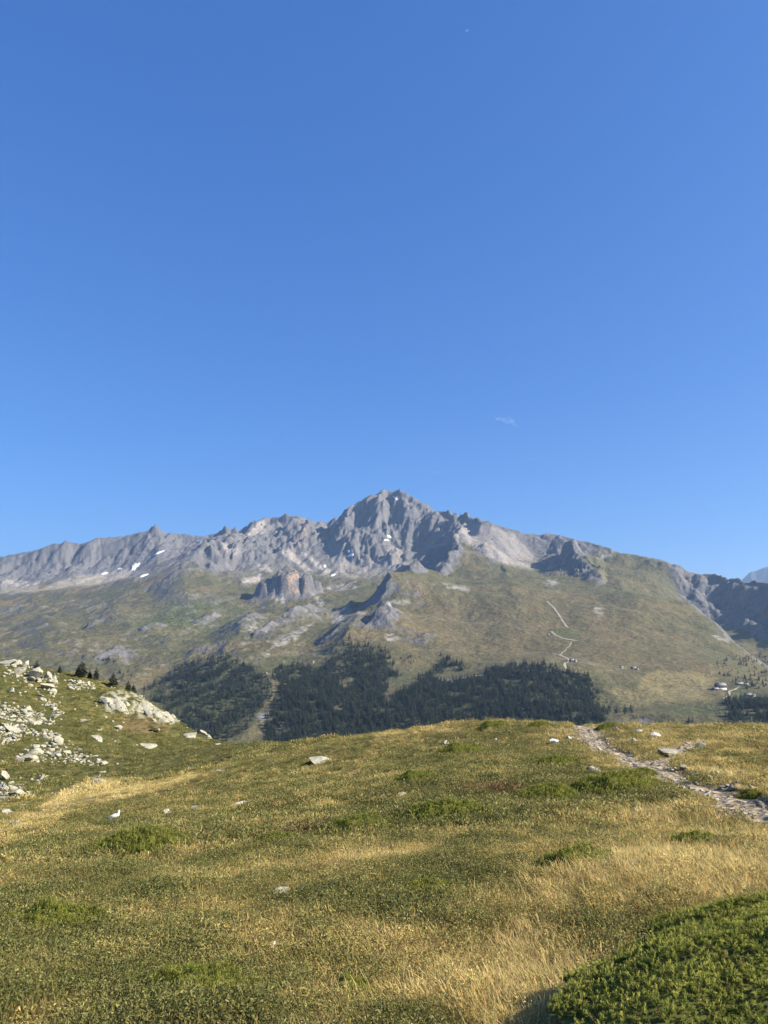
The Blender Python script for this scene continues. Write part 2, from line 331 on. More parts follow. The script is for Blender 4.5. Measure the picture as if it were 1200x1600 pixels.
for pts, hh, wl, run, rkk in FOLDS:
    W = np.array([point(*p[:2], p[2] * 1000)[:2] for p in pts]); near = (np.abs(X - W[:, 0].mean()) < 2200) & (np.abs(Y - W[:, 1].mean()) < 2200)
    x = X[near] + 0.55 * (jx - X)[near] + 30 * wob[near]; y = Y[near] + 0.55 * (jy - Y)[near] + 30 * wob2[near]; bb = np.full(x.shape, 1e9); ss = np.zeros_like(x); al = np.zeros_like(x); L = np.r_[0, np.cumsum(np.hypot(*np.diff(W, axis=0).T))]
    for k in range(len(W) - 1):
        ex, ey = W[k + 1] - W[k]; ll = math.hypot(ex, ey); u0 = ((x - W[k, 0]) * ex + (y - W[k, 1]) * ey) / ll ** 2; u = np.clip(u0, 0, 1)
        d = np.hypot(x - W[k, 0] - u * ex, y - W[k, 1] - u * ey); cr = ex * (y - W[k, 1]) - ey * (x - W[k, 0]); m = d < bb
        bb[m] = d[m]; ss[m] = -np.sign(cr[m]) * d[m]; al[m] = L[k] + u0[m] * ll
    tw = L[-1] * 0.45; tap = sstep(-tw * .6, tw, al) * sstep(L[-1] + tw, L[-1] - tw * .2, al)
    f = np.where(ss > 0, np.exp(-(ss / run)), np.clip(1 + ss / wl, 0, 1) ** 1.15) * tap
    Z[near] += hh * f; knobm[near] = np.maximum(knobm[near], rkk * tap * sstep(12, -6, ss) * sstep(-wl * 1.05, -wl * 0.75, ss))
# the square rock tower and its shoulder: (px, py, km, half width m, half depth m, height m)
add_h = np.zeros_like(Z)
for (kx, ky, kd, kw, kdep, kh) in [(450,920,4.10,98,95,116),(478,921,4.08,42,80,104),(494,925,4.14,30,50,60),(416,927,4.13,56,85,78)]:
    p0 = point(kx, ky, kd * 1000); a0 = math.atan2(p0[0], p0[1])
    hx, hy = X + .45 * (jx - X), Y + .45 * (jy - Y)
    lx = (hx - p0[0]) * math.cos(a0) - (hy - p0[1]) * math.sin(a0); ly = (hx - p0[0]) * math.sin(a0) + (hy - p0[1]) * math.cos(a0)
    q = np.hypot(lx / kw, ly / kdep); b = 1 / (1 + q ** 8) + 0.22 * np.exp(-(q / 1.9) ** 2)
    add_h = np.maximum(add_h, kh * b * (0.88 + 0.22 * small + 0.14 * E2)); knobm = np.maximum(knobm, sstep(0.02, 0.3, b))
Z = Z + add_h
# bring the crest line back to its height after the gullies were cut
sk = np.array(sorted(SKYLINE)); ska, skt = bearing(sk[:, 0], sk[:, 1])
dt = ((Z - EYE) / R).max(0) - np.interp(az_f, ska, skt)
def win(v, n):
    kk = np.hanning(n); kk /= kk.sum(); return np.convolve(np.pad(v, n // 2, mode='edge'), kk, 'valid')
broad = win(dt, 221); fine = win(dt - broad, 25); rs = np.interp(az_f, ska, sk[:, 2] * 1000)
Z = Z - broad[None] * R * sstep(3000, 4400, R) - fine[None] * R * sstep(0.84, 0.97, R / rs[None])
# the little reservoir bowl behind a grass embankment
pr = point(890, 992, 2660); dd = np.hypot((X - pr[0]) / 75, (Y - pr[1]) / 45)
# join the near sheet's outer ring smoothly (valley side)
FT.Z = Z
gx, gy = FT.grad(smooth(Z, 1)); slope = np.hypot(gx, gy)
PX, PY = to_px(X, Y, Z)
QX, QY = PX + wob * 6 * (3500 / R), PY + wob2 * 5 * (3500 / R)

def cmix(a, b, w): return a * (1 - w[..., None]) + np.asarray(b) * w[..., None]
n1 = fbm(X / 300, Y / 300, 5, 101); n2 = fbm(X / 90, Y / 90, 5, 102, 0.6); n3 = fbm(X / 34, Y / 34, 4, 103, 0.6)
C = np.zeros(Z.shape + (3,)) + np.array((0.124, 0.116, 0.056))           # olive alpine pasture
C = cmix(C, (0.190, 0.145, 0.072), sstep(-0.1, 0.5, n1 + 0.4 * n2) * 0.75)     # dry, tan
C = cmix(C, (0.080, 0.090, 0.038), sstep(0.1, 0.6, -n2 - 0.3 * n1) * 0.6)        # greener hollows
dry = zone([(560,960),(700,930),(900,925),(1010,960),(1130,1050),(1000,1060),(860,1040),(620,1030)], 25)
C = cmix(C, (0.180, 0.140, 0.068), dry * 0.55)
C = cmix(C, (0.20, 0.13, 0.07), dry * sstep(0.15, 0.5, n2) * 0.5)
hay = zone([(1010,1052),(1080,1048),(1120,1062),(1090,1085),(1000,1075)], 6) + zone([(940,1075),(1080,1080),(1110,1095),(980,1100)], 6)
C = cmix(C, (0.34, 0.27, 0.12), np.clip(hay, 0, 1) * 0.6)
grn = zone([(1135,1078),(1165,1072),(1180,1082),(1160,1095),(1130,1092)], 4) + zone([(1040,1108),(1110,1106),(1110,1116),(1040,1116)], 3) + zone([(862,985),(890,981),(912,985),(905,997),(880,999)], 3) + 0.6 * zone([(270,925),(400,950),(390,990),(300,1000),(200,985)], 20)
C = cmix(C, (0.075, 0.115, 0.035), np.clip(grn, 0, 1) * 0.5)
rockc = cmix(np.zeros(Z.shape + (3,)) + np.array((0.215, 0.207, 0.205)), (0.12, 0.12, 0.125), sstep(-0.2, 0.5, n3 + 0.5 * n2))
rockc = cmix(rockc, (0.31, 0.275, 0.245), sstep(0.1, 0.6, n2 - 0.4 * n3) * 0.8)
rockw = np.clip(rock_zone * sstep(0.42, 0.62, slope + 0.25 * n2 + 0.45 * cliff) + cliff * 0.9, 0, 1)
rockw = np.maximum(rockw, sstep(0.62, 0.85, slope + 0.2 * n3))
rockw = np.maximum(rockw, sstep(0.18, 0.4, knobm) * sstep(0.25, 0.6, slope + 0.2 * n3))
rockw = np.maximum(rockw, 0.6 * left_rough * sstep(0.40, 0.58, slope + 0.25 * n3 + 0.12 * n2))
rockw = np.maximum(rockw, rock_zone * sstep(880, 850, PY) * 0.85)
past = zone([(955,860),(1045,878),(1062,932),(1110,985),(1200,1050),(1260,1100),(900,1010),(740,930),(745,890),(800,890),(860,905),(930,922),(950,912),(905,870),(930,862)], 7)
rockw = rockw * (1 - 0.85 * past); rockc = rockc * 0.88
high = (1 - past) * rock_zone * sstep(915, 880, PY + 14 * n2)
C = cmix(C, (0.20, 0.185, 0.165), high * 0.75)
C = C * (1 - rockw[..., None]) + rockc * rockw[..., None]
SCREE = [[(430,858),(452,858),(488,892),(478,892),(445,868)],[(460,858),(480,866),(515,892),(508,895)],[(378,838),(405,815),(425,812),(400,835)],[(402,830),(420,822),(410,836)],
 [(380,905),(408,898),(405,908),(380,910)],[(730,812),(760,825),(770,850),(800,875),(840,885),(835,890),(790,882),(755,862),(715,845),(712,838)],[(765,822),(800,835),(850,880),(800,872)],
 [(400,880),(420,884),(425,892),(405,890)],[(345,846),(372,852),(378,872),(352,862)],[(508,840),(535,855),(545,885),(520,885)],[(600,870),(612,850),(640,870),(620,878)],
 [(560,870),(610,875),(640,880),(600,900),(540,905),(500,898)],[(100,905),(200,890),(235,893),(150,915),(60,922)],[(0,905),(60,910),(60,925),(0,928)],[(690,848),(715,838),(700,850),(660,858)]]
SCW = [.95,.95,.9,.7,.9,.48,.38,.6,.6,.35,.4,.3,.6,.5,.5]
for pts, w in zip(SCREE, SCW):
    m = zone(pts, 3) * w
    C = cmix(C, (0.52, 0.45, 0.375), m * (0.85 + 0.3 * n3).clip(0, 1) * (0.35 + 0.65 * sstep(1.7, 1.1, slope)))
C = cmix(C, (0.45, 0.27, 0.17), zone([(468,806),(480,812),(482,850),(465,862),(455,858),(462,830)], 5) * sstep(0.0, 0.4, n3) * 0.8)
C = cmix(C, (0.48, 0.33, 0.22), zone([(448,895),(478,890),(482,925),(448,930)], 5) * sstep(-.3, 0.3, n3) * 0.7 * sstep(0.5, 0.8, slope))
PALE = [[(500,920),(545,912),(560,918),(520,925)],[(600,940),(640,936),(655,942),(610,946)],[(690,910),(735,918),(735,926),(695,918)],[(600,990),(625,992),(622,1000),(605,1000)],[(855,912),(872,910),(872,914),(855,916)],
 [(420,915),(440,925),(445,945),(430,940)],[(485,925),(515,945),(500,950)],[(930,865),(958,862),(955,870),(935,872)],[(855,905),(870,907),(868,912),(850,910)],[(430,1000),(470,980),(490,975),(460,1000),(420,1015)],[(405,1022),(420,1018),(425,1024),(410,1026)],[(375,985),(400,975),(405,980),(385,990)],
 [(930,950),(943,955),(940,962),(928,957)],[(1110,990),(1140,1000),(1138,1006),(1112,998)],[(520,960),(550,950),(540,970),(515,980)],[(405,1115),(430,1110),(450,1140),(420,1150)]]
for pts in PALE:
    C = cmix(C, (0.42, 0.39, 0.34), zone(pts, 3) * sstep(-0.35, 0.25, n3) * 0.8)
spk = sstep(0.28, 0.5, n3 + 0.3 * n2 + 0.1) * (0.25 + 0.75 * left_rough) * (1 - rock_zone) * sstep(1.0, 1.2, 1.0 + n1)
C = cmix(C, (0.34, 0.31, 0.27), spk * 0.45)
# faint walkers' lines and walls across the pasture
for pts in [[(690,925),(720,950),(735,975)],[(640,960),(720,972),(840,978)],[(800,960),(830,995)],[(640,1012),(760,1022),(850,1018)],[(905,945),(960,950),(1000,958)],[(750,1035),(880,1030),(1000,1047)],[(880,1055),(960,1045),(1010,1035)],[(330,1030),(480,1022),(600,1024)]]:
    C = cmix(C, (0.24, 0.20, 0.13), line_mask(QX, QY, pts, 1.2) * 0.45)
# forest floor
FOREST = [[(228,1082),(262,1056),(300,1040),(345,1030),(380,1036),(415,1062),(425,1082),(418,1105),(395,1128),(370,1158),(300,1150)],[(430,1050),(470,1040),(500,1052),(540,1012),(600,1020),(612,1042),(640,1070),(660,1062),(690,1030),(720,1040),(700,1062),(755,1062),(775,1046),(800,1044),(850,1040),(880,1050),(912,1062),(930,1082),(942,1125),(930,1140),(600,1160),(420,1185),(412,1160),(425,1110)],[(1130,1098),(1150,1102),(1175,1130),(1150,1135)],[(1160,1100),(1200,1095),(1260,1100),(1260,1150),(1190,1145)]]
CLEAR = [[(427,1062),(441,1062),(428,1095),(412,1122),(405,1122),(421,1090)],[(610,1058),(650,1058),(640,1078),(605,1100),(600,1085)],[(592,1112),(602,1102),(600,1118)],[(520,1105),(540,1098),(530,1114)],[(668,1055),(760,1050),(760,1062),(690,1066)],[(520,1065),(560,1055),(545,1075)],[(690,1045),(720,1042),(700,1062)]]
fm = np.zeros_like(Z)
for p in FOREST: fm = np.maximum(fm, zone(p, 9))
for p in CLEAR: fm = fm * (1 - zone(p, 3))
fm = np.clip(fm + 0.55 * n2 * (fm > 0.02) * sstep(1.0, 0.7, fm), 0, 1) * sstep(1200, 1500, R)
C = cmix(C, (0.30, 0.22, 0.15), rock_zone * zone([(1050,885),(1200,915),(1260,940),(1240,1000),(1110,960)], 8) * sstep(0.05, 0.5, n2) * 0.6)
C = cmix(C, (0.055, 0.060, 0.030), fm * 0.75)
C = C * (1 + 0.22 * n3 + 0.12 * n2)[..., None]
C = np.clip(C * 0.84, 0.01, 0.8)

mt, nt, P = nodes_mat('mountain_ground', 0.95, 0.08)
at = nd(nt, 'ShaderNodeVertexColor', layer_name='albedo'); geo = nd(nt, 'ShaderNodeNewGeometry')
nz = nd(nt, 'ShaderNodeTexNoise', Scale=0.07, Detail=8.0, Roughness=0.65); nt.links.new(geo.outputs['Position'], nz.inputs['Vector'])
mr = nd(nt, 'ShaderNodeMapRange'); mr.inputs[1].default_value = .3; mr.inputs[2].default_value = .7; mr.inputs[3].default_value = .74; mr.inputs[4].default_value = 1.26
nt.links.new(nz.outputs['Fac'], mr.inputs[0])
mx = nd(nt, 'ShaderNodeMix', data_type='RGBA', blend_type='MULTIPLY'); mx.inputs[0].default_value = 1.0
nt.links.new(at.outputs['Color'], mx.inputs[6]); nt.links.new(mr.outputs[0], mx.inputs[7]); nt.links.new(mx.outputs[2], P.inputs['Base Color'])
bp = nd(nt, 'ShaderNodeBump', Strength=0.9, Distance=10.0); nt.links.new(nz.outputs['Fac'], bp.inputs['Height']); nt.links.new(bp.outputs['Normal'], P.inputs['Normal'])
V = np.stack([X, Y, Z], -1).reshape(-1, 3)
FOREST_MASK, FAR_N2 = fm, n2
add('mountain', mesh_np('mountain', V, grid_faces(*Z.shape), mt, True, C.reshape(-1, 3)), label='rocky grey mountain massif with tan pastures across the valley', kind='structure')

# the faint peak far off on the right
mp, nt, P = nodes_mat('far_peak_rock', 0.95, 0.05)
P.inputs['Base Color'].default_value = (0.2, 0.2, 0.2, 1)
pk = [(1080,960),(1130,935),(1150,915),(1162,903),(1172,894),(1183,892),(1192,887),(1200,884),(1215,876),(1232,885),(1260,900),(1300,915),(1360,935),(1450,965)]
pa = bearing([p[0] for p in pk], [p[1] for p in pk]); A = np.linspace(pa[0][0], pa[0][-1], 160); tt = np.interp(A, *pa)
rows = np.linspace(0, 1, 60); V = []
for k, u in enumerate(rows):
    D = 13000 + 3000 * u; prof = 1 - abs(u - 0.5) * 2
    z = EYE + tt * 14500 * (0.15 + 0.85 * prof) - 600 * (1 - prof); x, y = D * np.sin(A), D * np.cos(A)
    z = z + 130 * prof ** .5 * fbm(x / 700, y / 700, 6, 300, 0.55, True) * (0.3 + 0.7 * (1 - prof)) + 30 * fbm(x / 150, y / 150, 4, 301)
    V.append(np.stack([x, y, z], -1))
V = np.array(V)
add('far_peak', mesh_np('far_peak', V.reshape(-1, 3), grid_faces(60, 160), mp, True), label='pale blue rocky peak in the far distance', kind='structure')

def haze():
    hm = bpy.data.materials.new('haze_air'); hm.use_nodes = True; nt = hm.node_tree
    for n in list(nt.nodes): nt.nodes.remove(n)
    o = nt.nodes.new('ShaderNodeOutputMaterial'); v = nt.nodes.new('ShaderNodeVolumePrincipled')
    v.inputs['Color'].default_value = (0.50, 0.72, 1.0, 1); v.inputs['Density'].default_value = HAZE_DENSITY; v.inputs['Anisotropy'].default_value = 0.25
    nt.links.new(v.outputs['Volume'], o.inputs['Volume'])
    x0, x1, y0, y1 = -16000, 20000, -6000, 18000
    z0 = float(min(FT.Z.min(), V[..., 2].min())) - 60; z1 = float(max(FT.Z.max(), V[..., 2].max())) + 40
    c = [(x, y, z) for z in (z0, z1) for y in (y0, y1) for x in (x0, x1)]
    me = mesh_np('haze', c, [(0, 2, 3, 1), (4, 5, 7, 6), (0, 1, 5, 4), (2, 6, 7, 3), (0, 4, 6, 2), (1, 3, 7, 5)], hm)
    add('haze', me, label='thin blue summer haze filling the valley air', kind='stuff')
HAZE_DENSITY = 4.0e-5
haze()
# ------------------------------------------------------------------ the meadow knoll and the boulder slope beside it
RIM = [(350,1161,150),(400,1164,135),(460,1166,115),(520,1160,80),(560,1153,62),(600,1147,48),(680,1137,38),(750,1131,33),(850,1128,31),(905,1132,30),(1000,1136,28.5),(1100,1135,30),(1200,1136,30),(1300,1140,30),(1450,1150,30)]
RIDGE = [(-260,985,260),(-100,1010,240),(0,1028,225),(60,1045,222),(100,1054,220),(130,1058,217),(180,1072,212),(210,1082,208),(250,1112,195),(290,1137,180),(330,1157,165)]
NP = [(-300,1600,3.2),(0,1600,3.2),(300,1600,3.2),(600,1600,3.2),(900,1600,3.1),(1200,1600,3.0),(1500,1600,3.0),(0,1500,4.0),(600,1500,4.0),(1200,1500,3.9),(-300,1450,4.8),(0,1450,4.7),(300,1450,4.5),(0,1400,6.0),(200,1400,5.5),(600,1400,5.1),(1200,1400,4.9),(1500,1400,4.9),
 (0,1350,8.8),(175,1350,7.8),(0,1300,17),(-150,1300,17),(175,1303,13),(350,1300,9.6),(600,1300,8.2),(850,1300,7.8),(1200,1300,7.5),(1450,1300,7.5),(600,1230,12.5),(850,1230,11.5),(1200,1250,9.8),(1450,1250,9.8),(400,1250,16),(400,1210,30),(400,1182,75),
 (600,1180,24),(750,1180,18),(900,1180,17),(1060,1180,16.5),(1200,1190,15),(1450,1190,15),(1060,1230,11.2),(500,1200,24),(500,1175,50),
 (0,1285,26),(0,1265,45),(0,1240,70),(0,1200,95),(0,1150,120),(0,1100,155),(0,1060,190),(-150,1260,45),(-150,1150,115),(-150,1060,180),
 (150,1292,17),(150,1270,30),(150,1240,60),(150,1215,90),(150,1180,112),(150,1150,130),(150,1110,165),(250,1250,30),(250,1210,80),(250,1180,125),(250,1150,152),(320,1200,75),(320,1177,130)] + RIM + RIDGE
NP += [(p[0], p[1] + 22, p[2] * 1.25) for p in RIM[2:]] + [(p[0], p[1] + 14, p[2] * 1.2) for p in RIDGE + RIM[:2]] + [(p[0], p[1] + 110, p[2] * 2.2) for p in RIM[5::2]] + [(p[0], 1480, 440.0) for p in RIM[::3] + RIDGE[::3]] + [(p[0], p[1] + 130, 330.0) for p in RIDGE[::2] + RIM[:4]]
c = np.array(NP); ca, ct = bearing(c[:, 0], c[:, 1])
flat = np.radians(np.arange(-80, 81, 20))
ca = np.r_[ca, flat, flat]; cl = np.r_[np.log(c[:, 2]), np.full(9, math.log(1.6)), np.full(9, math.log(0.8))]; ct = np.r_[ct, np.full(9, -1.65 / 1.6), np.full(9, -1.65 / 0.8)]
ev = rbf_fit(ca, cl, ct * np.exp(cl) / np.exp(cl) ** 1.0, 3e-3)
az_n = np.radians(np.concatenate([np.linspace(-78, -34, 60)[:-1], np.linspace(-34, 34, 560)[:-1], np.linspace(34, 78, 60)]))
r_n = np.exp(np.linspace(math.log(0.8), math.log(440), 470))
NT = Terrain(az_n, r_n)
ci = np.unique(np.r_[np.arange(0, 470, 3), 469]); cj = np.unique(np.r_[np.arange(0, len(az_n), 3), len(az_n) - 1])
Tc = ev(*np.meshgrid(az_n[cj], np.log(r_n[ci])))
fi = np.interp(np.arange(470), ci, np.arange(len(ci))); fj = np.interp(np.arange(len(az_n)), cj, np.arange(len(cj)))
nZ = smooth(bilin(Tc, fi[:, None] + 0 * fj[None], fj[None] + 0 * fi[:, None]), 6) * NT.R + EYE
nX, nY, nR = NT.X, NT.Y, NT.R
NT.Z = nZ.copy()
PATH_PX = [(910,1137),(926,1151),(948,1172),(985,1190),(1025,1203),(1065,1217),(1105,1233),(1150,1250),(1200,1268),(1270,1292),(1340,1315)]
PATH = np.array([NT.hit(*p)[:2] for p in PATH_PX]); PATH = np.r_[[PATH[0] + (PATH[0] - PATH[1]) * 1.5], PATH]
BRANCH = np.array([NT.hit(*p)[:2] for p in [(1082,1156),(1072,1168),(1060,1178),(1040,1188),(1015,1200)]])
def dist_line(x, y, W):
    d = np.full(np.shape(x), 1e9)
    for k in range(len(W) - 1):
        e = W[k + 1] - W[k]; u = np.clip(((x - W[k, 0]) * e[0] + (y - W[k, 1]) * e[1]) / (e @ e), 0, 1)
        d = np.minimum(d, np.hypot(x - W[k, 0] - u * e[0], y - W[k, 1] - u * e[1]))
    return d
def path_mask(x, y):
    n = fbm(np.asarray(x) / 0.7, np.asarray(y) / 0.7, 3, 411) * 0.42
    return np.maximum(sstep(0.50, 0.26, dist_line(x, y, PATH) + n), 0.9 * sstep(0.40, 0.2, dist_line(x, y, BRANCH) + n))
pm = np.where(nR < 60, path_mask(nX, nY), 0)
fade = lambda a: sstep(a * 0.5, a * 1.5, nR)
hill = sstep(560, 300, to_px(nX, nY, nZ)[0]) * sstep(70, 110, nR)
nZ = nZ + 0.035 * fbm(nX / 0.7, nY / 0.7, 3, 401) + 0.13 * fade(4) * fbm(nX / 2.6, nY / 2.6, 3, 402) + 0.16 * fade(12) * fbm(nX / 6, nY / 6, 3, 403) + hill * (0.8 * fbm(nX / 14, nY / 14, 5, 404) + 0.8 * fbm(nX / 30, nY / 30, 3, 405))
slab = poly_mask(*to_px(nX, nY, nZ), [(158,1084),(200,1080),(245,1108),(280,1130),(245,1132),(200,1118),(165,1112)], 4) * hill
nZ = nZ + slab * 1.5 * (fbm(nX / 7, nY / 7, 5, 406, 0.6, True)) - 0.07 * pm + 0.02 * pm * fbm(nX / 0.25, nY / 0.25, 2, 407)
NT.Z = nZ

def dryness(x, y, z):
    px, py = to_px(x, y, z); r = np.hypot(x, y)
    d = 0.30 + 0 * px
    d += 0.31 * sstep(760, 960, px + 0.25 * (py - 1200)) + 0.09 * sstep(1330, 1460, py) * sstep(330, 620, px) + 0.08 * sstep(1330, 1500, py)
    d += 0.14 * sstep(1300, 1350, py) * sstep(1440, 1390, py) * sstep(350, 500, px)
    d += 0.35 * sstep(25, 34, r) * sstep(500, 620, px)
    d -= 0.32 * sstep(560, 330, px) * sstep(55, 80, r)
    gully = poly_mask(px, py, [(-60,1272),(0,1285),(60,1262),(100,1232),(150,1215),(240,1222),(300,1206),(330,1212),(230,1245),(120,1262),(90,1290),(0,1318),(-60,1310)], 8)
    d = np.maximum(d, 0.95 * gully)
    d -= 0.38 * poly_mask(px, py, [(560,1250),(700,1240),(860,1215),(1010,1215),(1050,1245),(880,1275),(700,1300),(580,1290)], 20) + 0.3 * poly_mask(px, py, [(820,1165),(905,1175),(980,1215),(900,1235),(800,1220)], 15)
    d -= 0.25 * poly_mask(px, py, [(-100,1400),(150,1400),(180,1460),(0,1500),(-100,1500)], 20)
    n = 0.95 * fbm(x / 1.5, y / 1.5, 4, 421) + 0.6 * fbm(x / 0.45, y / 0.45, 3, 422) * sstep(60, 20, r) + 0.3 * fbm(x / 16, y / 16, 4, 423) * sstep(20, 80, r)
    return np.clip(d + n, 0, 1)
def grass_colour(d, rnd, red):
    d = np.asarray(d)[..., None]; rnd = np.asarray(rnd)[..., None]; red = np.asarray(red)[..., None]
    g0, g1, g2, g3 = (np.array(v) for v in ((0.135, 0.136, 0.041), (0.255, 0.222, 0.075), (0.45, 0.335, 0.115), (0.58, 0.465, 0.20)))
    t = np.clip(d + (rnd - 0.5) * 0.45, 0, 1) * 3
    cc = g0 + (g1 - g0) * np.clip(t, 0, 1) + (g2 - g1) * np.clip(t - 1, 0, 1) + (g3 - g2) * np.clip(t - 2, 0, 1)
    return cc * (1 - red) + red * np.array((0.22, 0.11, 0.06))
nd_ = dryness(nX, nY, nZ)
red_n = sstep(0.22, 0.55, fbm(nX / 1.7 + 50, nY / 1.7, 4, 431)) * 0.55
NC = grass_colour(nd_ * 0.95, 0.5 + 0.8 * fbm(nX / 0.3 / (1 + nR / 25), nY / 0.3 / (1 + nR / 25), 3, 432), red_n * 0.6)
NC = NC * np.where(nR < 45, 0.5, 0.62)[..., None]
nn3 = fbm(nX / 3.0, nY / 3.0, 4, 433, 0.6)
NC = NC * (1 + 0.35 * nn3 * hill)[..., None]
ngx, ngy = NT.grad(); nslope = np.hypot(ngx, ngy)
rk = np.clip(slab * sstep(0.22, 0.5, nslope * 0.5 + 1.1 * nn3 + 0.12), 0, 1)
NC = NC * (1 - rk[..., None]) + rk[..., None] * np.array((0.33, 0.305, 0.215))
brown = hill * poly_mask(*to_px(nX, nY, nZ), [(180,1118),(240,1122),(270,1140),(230,1150),(190,1140)], 10) * 0.6
NC = NC * (1 - brown[..., None]) + brown[..., None] * np.array((0.17, 0.11, 0.055))
NC = NC * (1 - 0.8 * pm[..., None]) + 0.8 * pm[..., None] * np.array((0.30, 0.24, 0.18))
mg, nt, P = nodes_mat('meadow_ground', 0.95, 0.05)
at = nd(nt, 'ShaderNodeVertexColor', layer_name='albedo'); geo = nd(nt, 'ShaderNodeNewGeometry')
nz = nd(nt, 'ShaderNodeTexNoise', Scale=2.2, Detail=9.0, Roughness=0.7); nt.links.new(geo.outputs['Position'], nz.inputs['Vector'])
mr = nd(nt, 'ShaderNodeMapRange'); mr.inputs[1].default_value = .3; mr.inputs[2].default_value = .7; mr.inputs[3].default_value = .55; mr.inputs[4].default_value = 1.45
nt.links.new(nz.outputs['Fac'], mr.inputs[0])
mx = nd(nt, 'ShaderNodeMix', data_type='RGBA', blend_type='MULTIPLY'); mx.inputs[0].default_value = 1.0
nt.links.new(at.outputs['Color'], mx.inputs[6]); nt.links.new(mr.outputs[0], mx.inputs[7]); nt.links.new(mx.outputs[2], P.inputs['Base Color'])
bp = nd(nt, 'ShaderNodeBump', Strength=0.9, Distance=0.25); nt.links.new(nz.outputs['Fac'], bp.inputs['Height']); nt.links.new(bp.outputs['Normal'], P.inputs['Normal'])
add('meadow', mesh_np('meadow', np.stack([nX, nY, nZ], -1).reshape(-1, 3), grid_faces(*nZ.shape), mg, True, np.clip(NC, .01, .8).reshape(-1, 3)), label='sloping alpine meadow with a knoll and a boulder hillside on the left', kind='structure')

# ------------------------------------------------------------------ stone: shapes shared by boulders, slabs and path stones
def ico(sub):
    import bmesh
    bm = bmesh.new(); bmesh.ops.create_icosphere(bm, subdivisions=sub, radius=1.0)
    V = np.array([v.co[:] for v in bm.verts]); F = np.array([[v.index for v in f.verts] for f in bm.faces]); bm.free(); return V, F
ICO2, ICO3 = ico(2), ico(3)
def rock_shape(seed, cuts=13, base=ICO3, rough=0.035):
    r = np.random.default_rng(seed); V, F = base[0].copy(), base[1]
    for _ in range(cuts):
        n = r.normal(size=3); n /= np.linalg.norm(n); d = r.uniform(0.22, 0.62)
        e = V @ n - d; V = V - np.where(e > 0, e, 0)[:, None] * n
    a = V[:, 0] * 2.3 + seed; b = V[:, 1] * 2.3 + V[:, 2] * 1.7
    V = V * (1 + rough * fbm(a, b, 3, seed)[:, None] * 2)
    V -= (V.max(0) + V.min(0)) / 2; V /= np.abs(V).max(0); return V, F
def rock_mat(name, ca_, cb_, cc_):
    m, nt, P = nodes_mat(name, 0.9, 0.2)
    tc = nd(nt, 'ShaderNodeNewGeometry'); a = nd(nt, 'ShaderNodeTexNoise', Scale=1.6, Detail=8.0, Roughness=0.7); b = nd(nt, 'ShaderNodeTexNoise', Scale=7.0, Detail=6.0, Roughness=0.75)
    for n in (a, b): nt.links.new(tc.outputs['Position'], n.inputs['Vector'])
    r1 = nd(nt, 'ShaderNodeValToRGB'); r1.color_ramp.elements[0].position = .36; r1.color_ramp.elements[0].color = (*ca_, 1); r1.color_ramp.elements[1].position = .62; r1.color_ramp.elements[1].color = (*cb_, 1)
    nt.links.new(a.outputs['Fac'], r1.inputs['Fac'])
    r2 = nd(nt, 'ShaderNodeMapRange'); r2.inputs[1].default_value = .52; r2.inputs[2].default_value = .68; nt.links.new(b.outputs['Fac'], r2.inputs[0])
    mx = nd(nt, 'ShaderNodeMix', data_type='RGBA'); mx.inputs[7].default_value = (*cc_, 1); nt.links.new(r2.outputs[0], mx.inputs[0]); nt.links.new(r1.outputs['Color'], mx.inputs[6]); nt.links.new(mx.outputs[2], P.inputs['Base Color'])
    bp = nd(nt, 'ShaderNodeBump', Strength=0.7, Distance=0.06); nt.links.new(b.outputs['Fac'], bp.inputs['Height']); nt.links.new(bp.outputs['Normal'], P.inputs['Normal'])
    return m
M_PALE = rock_mat('pale_lichen_rock', (0.27, 0.25, 0.18), (0.45, 0.42, 0.31), (0.15, 0.148, 0.11))
M_GREY = rock_mat('grey_rock', (0.23, 0.215, 0.175), (0.42, 0.39, 0.31), (0.13, 0.125, 0.105))
M_PATH = rock_mat('path_stone', (0.30, 0.26, 0.205), (0.52, 0.46, 0.36), (0.20, 0.17, 0.13))
M_WHITE = rock_mat('white_stone', (0.60, 0.57, 0.50), (0.74, 0.70, 0.62), (0.42, 0.40, 0.34))
ROCKS = [mesh_np('boulder', *rock_shape(100 + k), M_PALE) for k in range(9)]
GREYS = [mesh_np('boulder', *rock_shape(140 + k), M_GREY) for k in range(4)]
WHITES = [mesh_np('stone', *rock_shape(170 + k), M_WHITE) for k in range(5)]
SLABS = [mesh_np('slab', *rock_shape(200 + k, 12), M_PALE) for k in range(4)]
RR = random.Random(11)
PLACED = []
def put_rock(px, py, w, h, label, meshes=None, group=None, name='boulder', cat='boulder', sink=0.3, rz=None, tilt=0.25, depth=None, rmin=0):
    """w, h: width and height in photo pixels"""
    p = NT.hit(px, py, rmin); D = math.hypot(p[0], p[1]); k = D / 1140
    sx, sz = w * k / 2, h * k / 2; sy = (sx * RR.uniform(0.7, 1.1)) if depth is None else depth
    rz = RR.uniform(0, 6.28) if rz is None else rz
    o = add(name, RR.choice(meshes or ROCKS), None, label, cat, group, None, (p[0], p[1], p[2] + sz * (1 - 2 * sink)), (RR.uniform(-tilt, tilt), RR.uniform(-tilt, tilt), rz), (sx, sy, sz))
    PLACED.append((p[0], p[1], max(sx, sy))); return o
